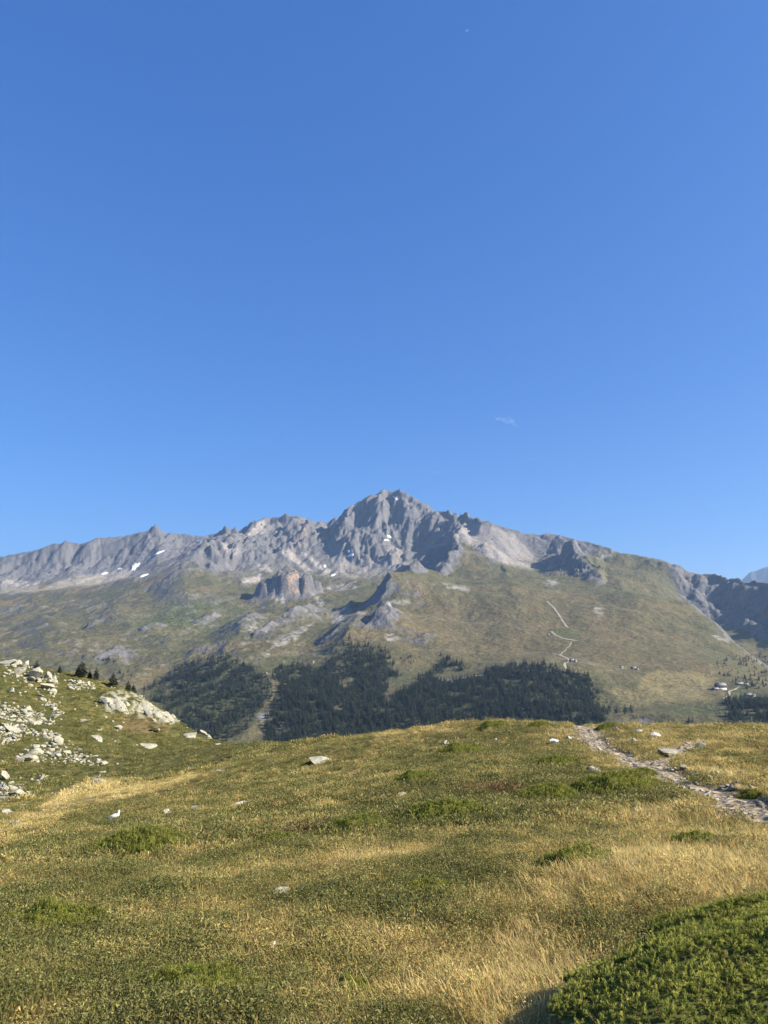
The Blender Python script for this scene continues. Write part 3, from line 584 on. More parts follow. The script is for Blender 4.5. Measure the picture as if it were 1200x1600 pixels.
# ------------------------------------------------------------------ trail and its stones
def path_ribbon(name, W, half, label):
    L = np.r_[0, np.cumsum(np.hypot(*np.diff(W, axis=0).T))]; s = np.arange(0, L[-1], 0.12)
    cx, cy = np.interp(s, L, W[:, 0]), np.interp(s, L, W[:, 1]); tx, ty = np.gradient(cx), np.gradient(cy); n = np.hypot(tx, ty); nx, ny = -ty / n, tx / n
    off = np.linspace(-1, 1, 15)
    hw = half * (1 + 0.35 * fbm(s / 0.9, s * 0 + 3, 3, 441)); hw2 = half * (1 + 0.35 * fbm(s / 0.9, s * 0 + 9, 3, 442))
    wd = np.where(off[None] < 0, hw[:, None], hw2[:, None])
    x = cx[:, None] + nx[:, None] * off[None] * wd; y = cy[:, None] + ny[:, None] * off[None] * wd
    z = NT.h(x, y) + 0.02 + 0.035 * fbm(x / 0.3, y / 0.3, 3, 443) * (1 - off[None] ** 2) - 0.05 * np.abs(off[None]) ** 4
    m, nt, P = nodes_mat('trodden_earth', 0.95, 0.05)
    geo = nd(nt, 'ShaderNodeNewGeometry'); a = nd(nt, 'ShaderNodeTexNoise', Scale=5.0, Detail=8.0, Roughness=0.7); v = nd(nt, 'ShaderNodeTexVoronoi', Scale=9.0)
    nt.links.new(geo.outputs['Position'], a.inputs['Vector']); nt.links.new(geo.outputs['Position'], v.inputs['Vector'])
    r = nd(nt, 'ShaderNodeValToRGB'); r.color_ramp.elements[0].position = .35; r.color_ramp.elements[0].color = (.20, .15, .09, 1); r.color_ramp.elements[1].position = .66; r.color_ramp.elements[1].color = (.44, .36, .24, 1)
    nt.links.new(a.outputs['Fac'], r.inputs['Fac']); nt.links.new(r.outputs['Color'], P.inputs['Base Color'])
    bp = nd(nt, 'ShaderNodeBump', Strength=1.0, Distance=0.04); nt.links.new(v.outputs['Distance'], bp.inputs['Height']); nt.links.new(bp.outputs['Normal'], P.inputs['Normal'])
    return add(name, mesh_np(name, np.stack([x, y, z], -1).reshape(-1, 3), grid_faces(*x.shape), m, True), label=label, kind='structure'), L
trail, TL_ = path_ribbon('trail', PATH, 0.33, 'stony footpath running down the right side of the meadow')
side_trail, SL_ = path_ribbon('side_trail', BRANCH, 0.2, 'short side path of bare earth joining the stony footpath')
PST = [mesh_np('stone', *rock_shape(300 + k, 10), M_PATH) for k in range(6)] + [mesh_np('stone', *rock_shape(320 + k, 10), M_PALE) for k in range(3)]
def strew(parent, W, L, n, half, smin, smax, sd):
    r = random.Random(sd)
    for _ in range(n):
        s = r.uniform(0, L[-1]); x, y = np.interp(s, L, W[:, 0]), np.interp(s, L, W[:, 1]); o = r.gauss(0, half * 0.55)
        a = r.uniform(0, 6.28); x += math.cos(a) * abs(o); y += math.sin(a) * abs(o); q = r.uniform(0, 1) ** 2 * (smax - smin) + smin
        add('stone', r.choice(PST), parent, loc=(x, y, float(NT.h(x, y)) + q * 0.16), rot=(r.uniform(-.3, .3), r.uniform(-.3, .3), r.uniform(0, 6.28)), scale=(q, q * r.uniform(.5, .9), q * r.uniform(.25, .5)))
strew(trail, PATH[:5], TL_[:5], 150, 0.5, 0.03, 0.10, 1); strew(trail, PATH[4:10], TL_[4:10] - TL_[4], 150, 0.5, 0.02, 0.09, 2); strew(side_trail, BRANCH, SL_, 34, 0.25, 0.02, 0.07, 3)

gv, gf, gb = [], [], 0; g1 = ico(1)
for W, L, n, sp in ((PATH, TL_, 900, 0.42), (BRANCH, SL_, 120, 0.22)):
    s = rng.uniform(0, L[-1], n); x = np.interp(s, L, W[:, 0]) + rng.normal(0, sp, n); y = np.interp(s, L, W[:, 1]) + rng.normal(0, sp, n); z = NT.h(x, y); q = 0.008 + 0.03 * rng.random(n) ** 3
    for k in range(n):
        gv.append(g1[0] * (0.75 + 0.5 * rng.random((len(g1[0]), 1))) * q[k] * np.array([1.2, rng.uniform(.6, 1), rng.uniform(.4, .7)]) + (x[k], y[k], z[k] + q[k] * .25 + .012)); gf.append(g1[1] + gb); gb += len(g1[0])
add('gravel', mesh_np('gravel', np.concatenate(gv), np.concatenate(gf), M_PATH), trail, kind='stuff')
# ------------------------------------------------------------------ single stones on the meadow: px, py, width px, height px
for (px, py, w, h, ms, lab) in [
 (500,1193,42,11,SLABS,'long pale grey slab half buried on the knoll, dark shrub at its left end'),
 (536,1213,14,5,WHITES,'small flat pale stone just below the long half buried slab'),
 (557,1211,10,4,WHITES,'smaller flat stone right of another below the long half buried slab'),
 (628,1243,15,5,SLABS,'thin flat grey stone alone in grass in the middle of the knoll'),
 (698,1166,10,10,WHITES,'bright white upright stone standing out near the top of the knoll'),
 (775,1158,5,5,WHITES,'tiny pale stone near the knoll top, right of the bright white one'),
 (866,1161,16,7,WHITES,'low white stone in dry grass left of the footpath head'),
 (929,1208,24,11,GREYS,'grey stone with pale top left of the footpath, beside green shrubs'),
 (440,1395,32,11,GREYS,'flat grey stone sunk in the heath near the middle of the meadow'),
 (297,1454,20,9,WHITES,'white rounded stone in dry grass in the left foreground'),
 (428,1483,13,12,WHITES,'small white triangular stone lying nearest to the middle foreground'),
 (175,1301,20,7,WHITES,'flat white stone lying just below the white bird'),
 (177,1290,7,5,WHITES,'tiny white stone right under the tail of the white bird'),
 (262,1271,16,7,WHITES,'low white stone right of the white bird'),
 (308,1264,24,5,SLABS,'long thin flat grey stone on the left of the meadow'),
 (377,1258,24,7,WHITES,'flat white stone between the long thin stone and the knoll'),
 (152,1224,22,8,GREYS,'dark flat boulder at the far edge of the tan grass strip'),
 (62,1298,30,4,SLABS,'long thin flat slab at the near edge of the tan grass strip'),
 (22,1290,16,7,GREYS,'grey boulder in the tan grass strip near the left edge'),
 (104,1301,12,6,GREYS,'small grey stone with white top below the tan grass strip'),
 (13,1526,30,9,GREYS,'flat grey stone at the very left edge of the foreground'),
 (162,1395,5,4,WHITES,'tiny white stone in reddish heath on the left'),
 (1094,1170,26,12,GREYS,'rounded grey boulder at the end of the side path'),
 (1047,1181,40,9,SLABS,'large flat pale slab where the side path meets the footpath'),
 (961,1141,14,7,WHITES,'white stone right of the footpath head'),
 (998,1143,11,5,WHITES,'white stone farther right of the footpath head, near the rim'),
 (1025,1152,16,7,WHITES,'low white stone between the footpath and the side path'),
 (980,1164,16,7,GREYS,'dark stone in the grass island right of the footpath'),
 (991,1161,14,8,GREYS,'dark rounded stone at the right end of the grass island'),
 (1068,1202,16,9,GREYS,'dark stone on the right bank of the footpath'),
 (1148,1232,24,11,GREYS,'dark grey stone on the bank near the right edge'),
 (1110,1217,8,5,WHITES,'tiny white stone on the grass bank above the footpath'),
 (1190,1262,18,10,GREYS,'dark angular stone in the footpath at the right edge'),
 (350,1208,22,6,GREYS,'flat grey stone at the right end of the tan strip'),
 (425,1194,8,4,WHITES,'tiny pale stone on the far meadow left of the half buried slab')]:
    put_rock(px, py, w * .85, h * 1.15, lab, ms, name='stone', cat='stone', sink=0.22, tilt=0.15, rz=RR.uniform(-.4, .4), rmin=2)

# ------------------------------------------------------------------ the boulder hillside on the left
BIG = [(152,1156,18,14,GREYS,'square dark grey boulder standing alone on the green hillside'),(45,1188,22,13,ROCKS,'large pale angular boulder at the left tip of the lower boulder band'),(30,1190,12,12,GREYS,'dark boulder at the left tip of the lower boulder band'),
 (90,1163,14,18,ROCKS,'tall pale boulder topping the lower boulder band'),(57,1178,30,14,ROCKS,'broad cream slab boulder on the left half of the lower boulder band'),(35,1140,12,12,GREYS,'dark boulder in the middle boulder band, right one of a pair'),(10,1137,14,12,GREYS,'dark boulder in the middle boulder band, left one of a pair'),
 (20,1143,26,12,ROCKS,'cream boulder between the two dark boulders of the middle band'),(57,1132,16,8,ROCKS,'smooth yellowish boulder between the upper and middle boulder bands'),(85,1121,22,9,ROCKS,'flat pale boulder at the right tip of the upper boulder band'),
 (18,1082,10,11,ROCKS,'small rounded white boulder alone below the ridge outcrop'),(42,1044,18,18,ROCKS,'tallest pale block of the ridge outcrop'),(56,1060,24,26,ROCKS,'broad pale block in the middle of the ridge outcrop'),(75,1062,14,18,GREYS,'dark shaded block at the right end of the ridge outcrop'),
 (14,1040,22,14,ROCKS,'pinkish pale block at the left end of the ridge outcrop'),(30,1052,18,16,ROCKS,'pale block left of the middle of the ridge outcrop'),(72,1076,22,12,ROCKS,'pale low block at the foot of the ridge outcrop'),(84,1062,10,16,ROCKS,'pale upright block right of the dark block on the ridge outcrop'),
 (28,1243,26,15,ROCKS,'large white boulder in the lowest boulder cluster at the left edge'),(42,1247,26,10,ROCKS,'low white boulder at the right end of the lowest cluster'),(5,1218,16,20,ROCKS,'white boulder cut by the left edge of the picture'),(8,1250,26,10,ROCKS,'flat white boulder by the left edge below the lowest cluster'),
 (65,1217,10,10,ROCKS,'white boulder on top of a small pile above the lowest cluster'),(60,1224,14,7,ROCKS,'flat white boulder in the small pile above the lowest cluster'),(316,1146,18,12,GREYS,'dark rounded boulder at the low end of the ridge'),(326,1155,11,12,SLABS,'pale sloping slab at the low end of the ridge'),(296,1151,26,6,SLABS,'long pale slab lying left of the low end of the ridge'),
 (230,1168,22,7,ROCKS,'pale flat boulder in the hollow under the ridge slabs'),(132,1128,14,7,ROCKS,'pale flat boulder under the small outcrop on the green slope'),(183,1139,14,10,GREYS,'dark-faced boulder under the cream ridge slabs'),(240,1142,18,7,ROCKS,'pale boulder on the brown patch under the cream ridge slabs'),
 (12,1269,18,7,ROCKS,'low white boulder at the left edge above the tan strip'),(38,1262,8,9,ROCKS,'small upright white stone left above the tan strip'),(340,1165,12,5,SLABS,'thin pale slab where the ridge meets the meadow'),(158,1208,14,5,ROCKS,'low pale boulder on the green slope above the tan strip')]
for (px, py, w, h, ms, lab) in BIG: put_rock(px, py, w, h * .9, lab, ms, rmin=22, sink=0.33, tilt=0.3)
# slabs of the cream outcrop on the ridge
oc = add('rock_outcrop', None, label='cream rock outcrop of tilted slabs on the ridge of the left hillside', cat='outcrop', loc=NT.hit(215, 1112, 100))
for k in range(46):
    px, py = RR.uniform(162, 275), RR.uniform(1084, 1128)
    if not 1082 + (px - 160) * 0.30 < py < 1096 + (px - 160) * 0.33 + 6: continue
    p = NT.hit(px, py, 100); w = RR.uniform(0.7, 2.3)
    q = add('slab', RR.choice(SLABS), oc, loc=np.array(p) - np.array(oc.location) + (0, 0, 0.05), rot=(RR.uniform(-.2, .3), 0.45 + RR.uniform(-.2, .2), -0.9 + RR.uniform(-.3, .3)), scale=(w, w * RR.uniform(.4, .7), w * RR.uniform(.2, .38)))
FIELDS = [ # outline in the photo, number, sizes px, where
 ([(0,1030),(22,1034),(60,1048),(86,1068),(90,1090),(66,1084),(30,1064),(0,1056)], 34, (5, 13), 'pale block among the jumbled rocks of the ridge outcrop', 'blocks of the ridge outcrop'),
 ([(0,1104),(40,1104),(70,1120),(92,1131),(60,1134),(0,1124)], 74, (4, 11), 'pale lichen-covered boulder in the upper boulder band of the hillside', 'upper boulder band'),
 ([(0,1132),(45,1138),(100,1148),(90,1160),(50,1150),(0,1165)], 58, (4, 11), 'pale boulder in the middle boulder band of the hillside', 'middle boulder band'),
 ([(20,1184),(50,1168),(85,1156),(120,1168),(172,1196),(150,1200),(100,1192),(30,1190)], 84, (4, 12), 'angular pale boulder in the lower boulder band of the hillside', 'lower boulder band'),
 ([(0,1226),(30,1224),(48,1240),(40,1252),(0,1252)], 22, (5, 14), 'white boulder in the lowest cluster at the left edge', 'lowest boulder cluster'),
 ([(100,1062),(146,1066),(150,1078),(110,1078)], 14, (3, 9), 'pale boulder in the small outcrop below the ridge trees', 'boulders below the ridge trees'),
 ([(60,1085),(85,1100),(105,1120),(90,1118),(62,1100)], 22, (3, 10), 'pale stone in the diagonal streak below the ridge outcrop', 'diagonal streak of stones'),
 ([(55,1215),(72,1210),(82,1224),(62,1230)], 9, (3, 7), 'white stone in the small pile above the lowest cluster', 'small stone pile')]
def inside(px, py, pts): return poly_mask(np.array([px]), np.array([py]), pts, 0.5)[0] > 0.5
for pts, n, (s0, s1), lab, grp in FIELDS:
    xs = [p[0] for p in pts]; ys = [p[1] for p in pts]; k = 0
    while k < n:
        px, py = RR.uniform(min(xs), max(xs)), RR.uniform(min(ys), max(ys))
        if inside(px, py, pts):
            w = s0 + (s1 - s0) * RR.random() ** 2; put_rock(px, py, w, w * RR.uniform(.42, .78), lab, ROCKS * 3 + GREYS, grp, rmin=30, sink=0.27, tilt=0.4); k += 1
# scattered small stones over the hillside and rubble between the boulders: too many to count
SV, SF = [], []; base = 0
rb = ico(1)
for k in range(2300):
    if k < 1200:
        pts = FIELDS[RR.choice([0, 1, 1, 2, 2, 3, 3, 3, 4, 5, 6])][0]; xs = [p[0] for p in pts]; ys = [p[1] for p in pts]
        px, py = RR.uniform(min(xs), max(xs)), RR.uniform(min(ys), max(ys)) + RR.gauss(0, 2)
        if not inside(px, py, pts): continue
        w = RR.uniform(2, 6)
    else:
        px, py = RR.uniform(-20, 330), RR.uniform(1050, 1300); w = 1.5 + 4.5 * RR.random() ** 3
        if RR.random() > math.exp(-px / 190): continue
    p = NT.hit(px, py, 16); D = math.hypot(p[0], p[1])
    if D > 250: continue
    s = w * D / 2300; R3 = rng.normal(size=3) * 0.3
    V_ = rb[0] * (0.8 + 0.4 * rng.random((len(rb[0]), 1))) * s * np.array([1, RR.uniform(.6, 1), RR.uniform(.45, .8)]) + p + (0, 0, s * 0.2)
    SV.append(V_); SF.append(rb[1] + base); base += len(V_)
add('rubble', mesh_np('rubble', np.concatenate(SV), np.concatenate(SF), M_PALE), label='pale rubble and small stones strewn over the left hillside', kind='stuff')

# ------------------------------------------------------------------ conifers
def leaf_mat(name, ca_, cb_, trans=0.25, rough=0.6, attr=None):
    m, nt, P = nodes_mat(name, rough, 0.25)
    oi = nd(nt, 'ShaderNodeObjectInfo'); geo = nd(nt, 'ShaderNodeNewGeometry'); n = nd(nt, 'ShaderNodeTexNoise', Scale=attr or 0.5, Detail=3.0); nt.links.new(geo.outputs['Position'], n.inputs['Vector'])
    ad = nd(nt, 'ShaderNodeMath', operation='ADD'); nt.links.new(n.outputs['Fac'], ad.inputs[0])
    sc_ = nd(nt, 'ShaderNodeMath', operation='MULTIPLY_ADD'); sc_.inputs[1].default_value = 0.5; sc_.inputs[2].default_value = -0.25; nt.links.new(oi.outputs['Random'], sc_.inputs[0]); nt.links.new(sc_.outputs[0], ad.inputs[1])
    r = nd(nt, 'ShaderNodeValToRGB'); r.color_ramp.elements[0].position = .25; r.color_ramp.elements[0].color = (*ca_, 1); r.color_ramp.elements[1].position = .75; r.color_ramp.elements[1].color = (*cb_, 1)
    nt.links.new(ad.outputs[0], r.inputs['Fac']); nt.links.new(r.outputs['Color'], P.inputs['Base Color'])
    if trans:
        t = nd(nt, 'ShaderNodeBsdfTranslucent'); nt.links.new(r.outputs['Color'], t.inputs['Color']); ms = nd(nt, 'ShaderNodeMixShader'); ms.inputs[0].default_value = trans
        nt.links.new(P.outputs[0], ms.inputs[1]); nt.links.new(t.outputs[0], ms.inputs[2]); nt.links.new(ms.outputs[0], nt.nodes['Material Output'].inputs['Surface'])
    return m
M_NEEDLE = leaf_mat('conifer_needles', (0.013, 0.024, 0.012), (0.042, 0.056, 0.022), 0.15)
M_BARK, _, Pb = nodes_mat('bark', 0.9, 0.1); Pb.inputs['Base Color'].default_value = (0.09, 0.065, 0.045, 1)
def conifer(seed, whorls=15, per=7, slim=0.17, clumpy=False):
    """unit-height conifer: (trunk V,F), (crown V,F)"""
    r = np.random.default_rng(seed); CV, CF = [], []
    def tri(a, b, c_): CV.extend([a, b, c_]); k = len(CV); CF.append((k - 3, k - 2, k - 1))
    for w in range(whorls):
        u = (w + 0.3) / whorls; z = 0.09 + 0.88 * u; rad = slim * (1 - u) ** (0.75 if not clumpy else 0.55) * (0.75 + 0.5 * r.random()) + 0.012
        for k in range(per):
            a = 6.283 * (k + r.random()) / per; rr = rad * (0.6 + 0.6 * r.random()); dr = rr * (0.55 if not clumpy else 0.2) * (0.5 + r.random())
            d = np.array([math.cos(a), math.sin(a), 0]); sd = np.array([-d[1], d[0], 0]); zz = z + 0.03 * (r.random() - .5)
            p0 = np.array([0, 0, zz]) + d * 0.01; p1 = d * rr * 0.6 + np.array([0, 0, zz - dr * .3]); p2 = d * rr + np.array([0, 0, zz - dr])
            wd = rr * (0.34 + 0.2 * r.random())
            tri(p0, p1 + sd * wd, p1 - sd * wd); tri(p1 + sd * wd, p2, p1 - sd * wd)
            up = np.array([0, 0, rr * 0.35]); tri(p0 + up * .6, p1 + up * .5, p2 - up * .2)
    for k in range(5):
        a = 6.283 * k / 5; d = np.array([math.cos(a), math.sin(a), 0]) * 0.014; tri(np.array([0, 0, 1.02]), d + (0, 0, .9), -d * .5 + (0, 0, .88))
    TV, TF = [], []
    for i, (z, rd) in enumerate([(-0.03, .028), (.25, .02), (.6, .012), (.95, .004)]):
        for k in range(6): TV.append((rd * math.cos(k * 1.047), rd * math.sin(k * 1.047), z))
    for i in range(3):
        for k in range(6): TF.append((i * 6 + k, i * 6 + (k + 1) % 6, i * 6 + 6 + (k + 1) % 6, i * 6 + 6 + k))
    return (np.array(TV), np.array(TF)), (np.array(CV), np.array(CF))
TREES = []
for k in range(4):
    (tv, tf), (cv, cf) = conifer(500 + k, 15, 8, 0.20 + 0.02 * k, k % 2 == 0)
    TREES.append((mesh_np('trunk', tv, tf, M_BARK), mesh_np('crown', cv, cf, M_NEEDLE)))
for (px, py, h, w, k, lab) in [(57,1048,15,10,0,'small dark pine beside the rocks on the ridge, leftmost of the ridge trees'),(93,1052,11,8,1,'tiny pine on the ridge between the rocks and the taller pair'),(127,1058,22,17,2,'tallest dark pine in the middle of the ridge trees'),
 (122,1057,16,10,3,'pine leaning against the tallest ridge pine on its left'),(140,1060,12,9,1,'little pine just right of the tallest ridge pine'),(150,1062,17,12,0,'pine fifth along the ridge, right of the little one'),(176,1073,20,15,2,'dark bushy pine standing alone halfway down the ridge'),(200,1080,15,13,0,'broad low pine above the cream slabs on the ridge'),(208,1080,11,11,1,'lowest pine of the ridge, at the right end of the row')]:
    p = NT.hit(px, py, 100); D = math.hypot(p[0], p[1]); hh = h * D / 1140
    t = add('pine_tree', None, None, lab, 'tree', 'pines on the ridge', None, p, (0, 0, RR.uniform(0, 6)), hh)
    s = w / h / 0.42
    for nm, me in zip(('trunk', 'crown'), TREES[k]): add(nm, me, t, scale=(s, s, 1))

# the forest across the valley
FTREE = []
for k in range(4):
    (tv, tf), (cv, cf) = conifer(600 + k, 9, 6, 0.17 + 0.02 * k, k % 2 == 1)
    me = mesh_np('forest_tree', np.r_[cv, tv], np.r_[cf, np.array([[f[0], f[1], f[2]] for f in tf]) + len(cv), np.array([[f[0], f[2], f[3]] for f in tf]) + len(cv)], M_NEEDLE)
    me.materials.append(M_BARK); mi = np.zeros(len(me.polygons), np.int32); mi[len(cf):] = 1; me.polygons.foreach_set('material_index', mi); FTREE.append(me)
def forest_points(n):
    a = rng.uniform(az_f[0], az_f[-1], n); r = np.sqrt(rng.uniform(1450 ** 2, 2750 ** 2, n)); i, j = FT.idx(a, r)
    m = bilin(FOREST_MASK, i, j); x, y = r * np.sin(a), r * np.cos(a); z = bilin(FT.Z, i, j); px, py = to_px(x, y, z)
    st = fbm((px + py * 1.0) / 90 * 1.0, (py * 1.9 + px) / 16, 3, 700)         # open lanes that run down the slope on the left
    keep = m > 0.10 + 0.85 * rng.random(n) ** 1.3
    left = sstep(440, 400, px)
    keep &= rng.random(n) < (0.86 - 0.30 * left) * np.clip(1 + left * 3.2 * st, 0.02, 1) * (1 - 0.45 * sstep(1062, 1035, py))
    keep &= (fbm(x / 70, y / 70, 3, 701) > -0.36)
    return x[keep], y[keep], z[keep], px[keep], py[keep]
fx, fy, fz, fpx, fpy = forest_points(80000)
# loose trees and thickets on the far right and along the wood's edge
lx, ly, lz = [], [], []
for (px, py, sx, sy, n) in [(965,1112,22,5,16),(985,1110,8,5,5),(950,1108,8,8,9),(1000,1122,6,3,2),(1140,1060,14,10,10),(1165,1070,18,14,22),(1190,1060,14,18,30),(1130,1035,12,8,12),(1160,1035,14,10,26),(1185,1030,14,12,30),(1080,1130,6,3,4),(1140,1125,10,6,14),(720,1045,12,4,14),(690,1040,10,6,14),(775,1045,10,5,14),(830,1043,18,4,22),(640,1030,16,6,12),(170,1032,14,4,16),(190,1055,10,5,12),(540,1000,10,14,26),(520,1015,10,10,26),(560,1010,12,10,24),(905,1062,6,4,8),(700,1030,6,4,6)]:
    for _ in range(n):
        p = FT.hit(px + RR.gauss(0, sx * .6), py + RR.gauss(0, sy * .6), 1400); lx.append(p[0]); ly.append(p[1]); lz.append(p[2])
fx, fy, fz = np.r_[fx, lx], np.r_[fy, ly], np.r_[fz, lz]
fpx, fpy = to_px(fx, fy, fz)
fh = rng.uniform(10, 22, len(fx)) * np.where(rng.random(len(fx)) < 0.3, 0.55, 1.0); fh[-len(lx):] *= 0.75
fs = fh * rng.uniform(0.95, 1.45, len(fx))
rim_py = np.interp(fpx, [p[0] for p in sorted(RIDGE + RIM)], [p[1] for p in sorted(RIDGE + RIM)])
top_py = to_px(fx, fy, fz + fh)[1]
seen = (top_py < rim_py - 6) & (fpx > 5) & (fpx < 1195)
size_px = np.where(seen, fh / np.hypot(fx, fy), 0) * np.where(np.arange(len(fx)) >= len(fx) - len(lx), 1.25, 1.0)
order = np.argsort(-size_px); single = order[:300]; rest = order[300:]
print('forest trees', len(fx), 'seen', seen.sum())
for i in single:
    px = fpx[i]
    if px > 1100: lab, g = 'dark conifer on the shaded right-hand slope above the chalets', 'conifers above the chalets'
    elif px > 940: lab, g = 'dark conifer standing loose right of the forest edge', 'loose conifers right of the forest'
    elif px > 740: lab, g = 'dark conifer in the right-hand block of the forest across the valley', 'forest conifers, right block'
    elif px > 425: lab, g = 'dark conifer in the middle block of the forest across the valley', 'forest conifers, middle block'
    else: lab, g = 'dark conifer on the striped left-hand wooded slope across the valley', 'forest conifers, left slope'
    add('conifer', FTREE[int(i) % 4], None, lab, 'tree', g, None, (fx[i], fy[i], fz[i] - 0.3), (0, 0, rng.uniform(0, 6.28)), (fs[i], fs[i], fh[i]))

def scatter(name, xyz, scale, rot, variant, tint, protos, label):
    """one object of uncountable stuff: points that carry a plant each"""
    me = bpy.data.meshes.new(name); me.vertices.add(len(xyz)); me.vertices.foreach_set('co', np.asarray(xyz, np.float32).ravel())
    for nm, tp, val in (('sc', 'FLOAT_VECTOR', scale), ('rt', 'FLOAT_VECTOR', rot), ('tint', 'FLOAT_VECTOR', tint)):
        at = me.attributes.new(nm, tp, 'POINT'); at.data.foreach_set('vector', np.asarray(val, np.float32).ravel())
    at = me.attributes.new('var', 'INT', 'POINT'); at.data.foreach_set('value', np.asarray(variant, np.int32))
    o = add(name, me, label=label, kind='stuff')
    ng = bpy.data.node_groups.new(name, 'GeometryNodeTree'); ng.interface.new_socket('Geometry', in_out='INPUT', socket_type='NodeSocketGeometry'); ng.interface.new_socket('Geometry', in_out='OUTPUT', socket_type='NodeSocketGeometry')
    N, L = ng.nodes, ng.links; gi, go = N.new('NodeGroupInput'), N.new('NodeGroupOutput')
    cl_ = bpy.data.collections.new(name + '_plants')
    for k, pm_ in enumerate(protos): cl_.objects.link(bpy.data.objects.new('%s_%02d' % (name, k), pm_))
    cinfo = N.new('GeometryNodeCollectionInfo'); cinfo.inputs['Collection'].default_value = cl_; cinfo.inputs['Separate Children'].default_value = True; cinfo.inputs['Reset Children'].default_value = True
    ip = N.new('GeometryNodeInstanceOnPoints'); ip.inputs['Pick Instance'].default_value = True
    def attr(nm, tp):
        a = N.new('GeometryNodeInputNamedAttribute'); a.data_type = tp; a.inputs['Name'].default_value = nm; return a.outputs['Attribute']
    L.new(gi.outputs[0], ip.inputs['Points']); L.new(cinfo.outputs[0], ip.inputs['Instance']); L.new(attr('var', 'INT'), ip.inputs['Instance Index'])
    er = N.new('FunctionNodeEulerToRotation'); L.new(attr('rt', 'FLOAT_VECTOR'), er.inputs[0]); L.new(er.outputs[0], ip.inputs['Rotation']); L.new(attr('sc', 'FLOAT_VECTOR'), ip.inputs['Scale'])
    L.new(ip.outputs[0], go.inputs[0]); md = o.modifiers.new('plants', 'NODES'); md.node_group = ng
    return o
m = len(rest); tn = np.ones((m, 3))
scatter('forest', np.c_[fx, fy, fz - 0.3][rest], np.c_[fs, fs, fh][rest], np.c_[np.zeros(m), np.zeros(m), rng.uniform(0, 6.28, m)], rng.integers(0, 4, m), tn, FTREE, 'dark conifer forest covering the lower slope across the valley')
# ------------------------------------------------------------------ grass and ground cover
def tint_mat(name, trans=0.35, rough=0.7, vary=0.35, lift=0.0):
    m, nt, P = nodes_mat(name, rough, 0.1)
    a = nd(nt, 'ShaderNodeAttribute', attribute_type='INSTANCER', attribute_name='tint'); v = nd(nt, 'ShaderNodeVertexColor', layer_name='albedo')
    mx = nd(nt, 'ShaderNodeMix', data_type='RGBA', blend_type='MULTIPLY'); mx.inputs[0].default_value = 1.0
    nt.links.new(a.outputs['Color'], mx.inputs[6]); nt.links.new(v.outputs['Color'], mx.inputs[7]); nt.links.new(mx.outputs[2], P.inputs['Base Color'])
    t = nd(nt, 'ShaderNodeBsdfTranslucent'); nt.links.new(mx.outputs[2], t.inputs['Color']); ms = nd(nt, 'ShaderNodeMixShader'); ms.inputs[0].default_value = trans
    nt.links.new(P.outputs[0], ms.inputs[1]); nt.links.new(t.outputs[0], ms.inputs[2]); nt.links.new(ms.outputs[0], nt.nodes['Material Output'].inputs['Surface'])
    return m
M_GRASS = tint_mat('grass_blade', 0.45); M_LEAF = tint_mat('heath_leaf', 0.3, 0.5)
def tuft(seed, blades, rad, hmin, hmax, wid, lean=0.5, seedheads=0):
    r = np.random.default_rng(seed); V, F, C_ = [], [], []
    for b in range(blades):
        a = r.uniform(0, 6.283); q = rad * math.sqrt(r.random()); p = np.array([q * math.cos(a), q * math.sin(a), -0.02]); h = r.uniform(hmin, hmax); w = wid * r.uniform(.6, 1.3)
        da = a + r.normal(0, .9); d = np.array([math.cos(da), math.sin(da), 0]); s = np.array([-d[1], d[0], 0]) * w / 2; ln = lean * r.uniform(.2, 1.3) * h
        p1 = p + d * ln * .25 + (0, 0, h * .55); p2 = p + d * ln + (0, 0, h); k = len(V)
        V += [p - s, p + s, p1 - s * .8, p1 + s * .8, p2]; F += [(k, k + 1, k + 3), (k, k + 3, k + 2), (k + 2, k + 3, k + 4)]
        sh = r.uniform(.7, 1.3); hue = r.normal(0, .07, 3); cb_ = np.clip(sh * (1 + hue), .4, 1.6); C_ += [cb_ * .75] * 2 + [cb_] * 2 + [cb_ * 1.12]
        if b < seedheads:
            for z_ in range(3):
                k = len(V); c0 = p2 + np.array([0, 0, .008 * z_]) + r.normal(0, .002, 3); V += [c0 - s * 2.2, c0 + s * 2.2, c0 + (0, 0, .02)]; F.append((k, k + 1, k + 2)); C_ += [np.array((.95, .85, .75))] * 3
    return mesh_np('tuft', V, F, M_GRASS, False, np.array(C_))
def cushion(seed, n, rad, h, leaf, mat=None):
    r = np.random.default_rng(seed); V, F, C_ = [], [], []
    for b in range(n):
        a = r.uniform(0, 6.283); q = rad * math.sqrt(r.random()); z = h * (1 - (q / rad) ** 2) * r.uniform(.3, 1.0) + r.normal(0, .006)
        c0 = np.array([q * math.cos(a), q * math.sin(a), max(z, 0)]); d = r.normal(size=3); d[2] = abs(d[2]) * .8 + .1; d /= np.linalg.norm(d); e = np.cross(d, r.normal(size=3)); e /= np.linalg.norm(e); l = leaf * r.uniform(.6, 1.4)
        k = len(V); V += [c0, c0 + d * l * .5 + e * l * .17, c0 + d * l, c0 + d * l * .5 - e * l * .17]; F += [(k, k + 1, k + 2), (k, k + 2, k + 3)]
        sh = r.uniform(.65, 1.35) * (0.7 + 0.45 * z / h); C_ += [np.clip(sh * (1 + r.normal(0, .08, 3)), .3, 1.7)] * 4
    return mesh_np('cushion', V, F, mat or M_LEAF, False, np.array(C_))
NEAR = [tuft(800 + k, 54, 0.075, 0.018, 0.058, 0.0034, 0.9) for k in range(4)] + [tuft(810 + k, 5, 0.08, 0.06, 0.14, 0.0022, 0.8, 2) for k in range(3)] + [cushion(820 + k, 300, 0.11, 0.055, 0.0115) for k in range(3)]
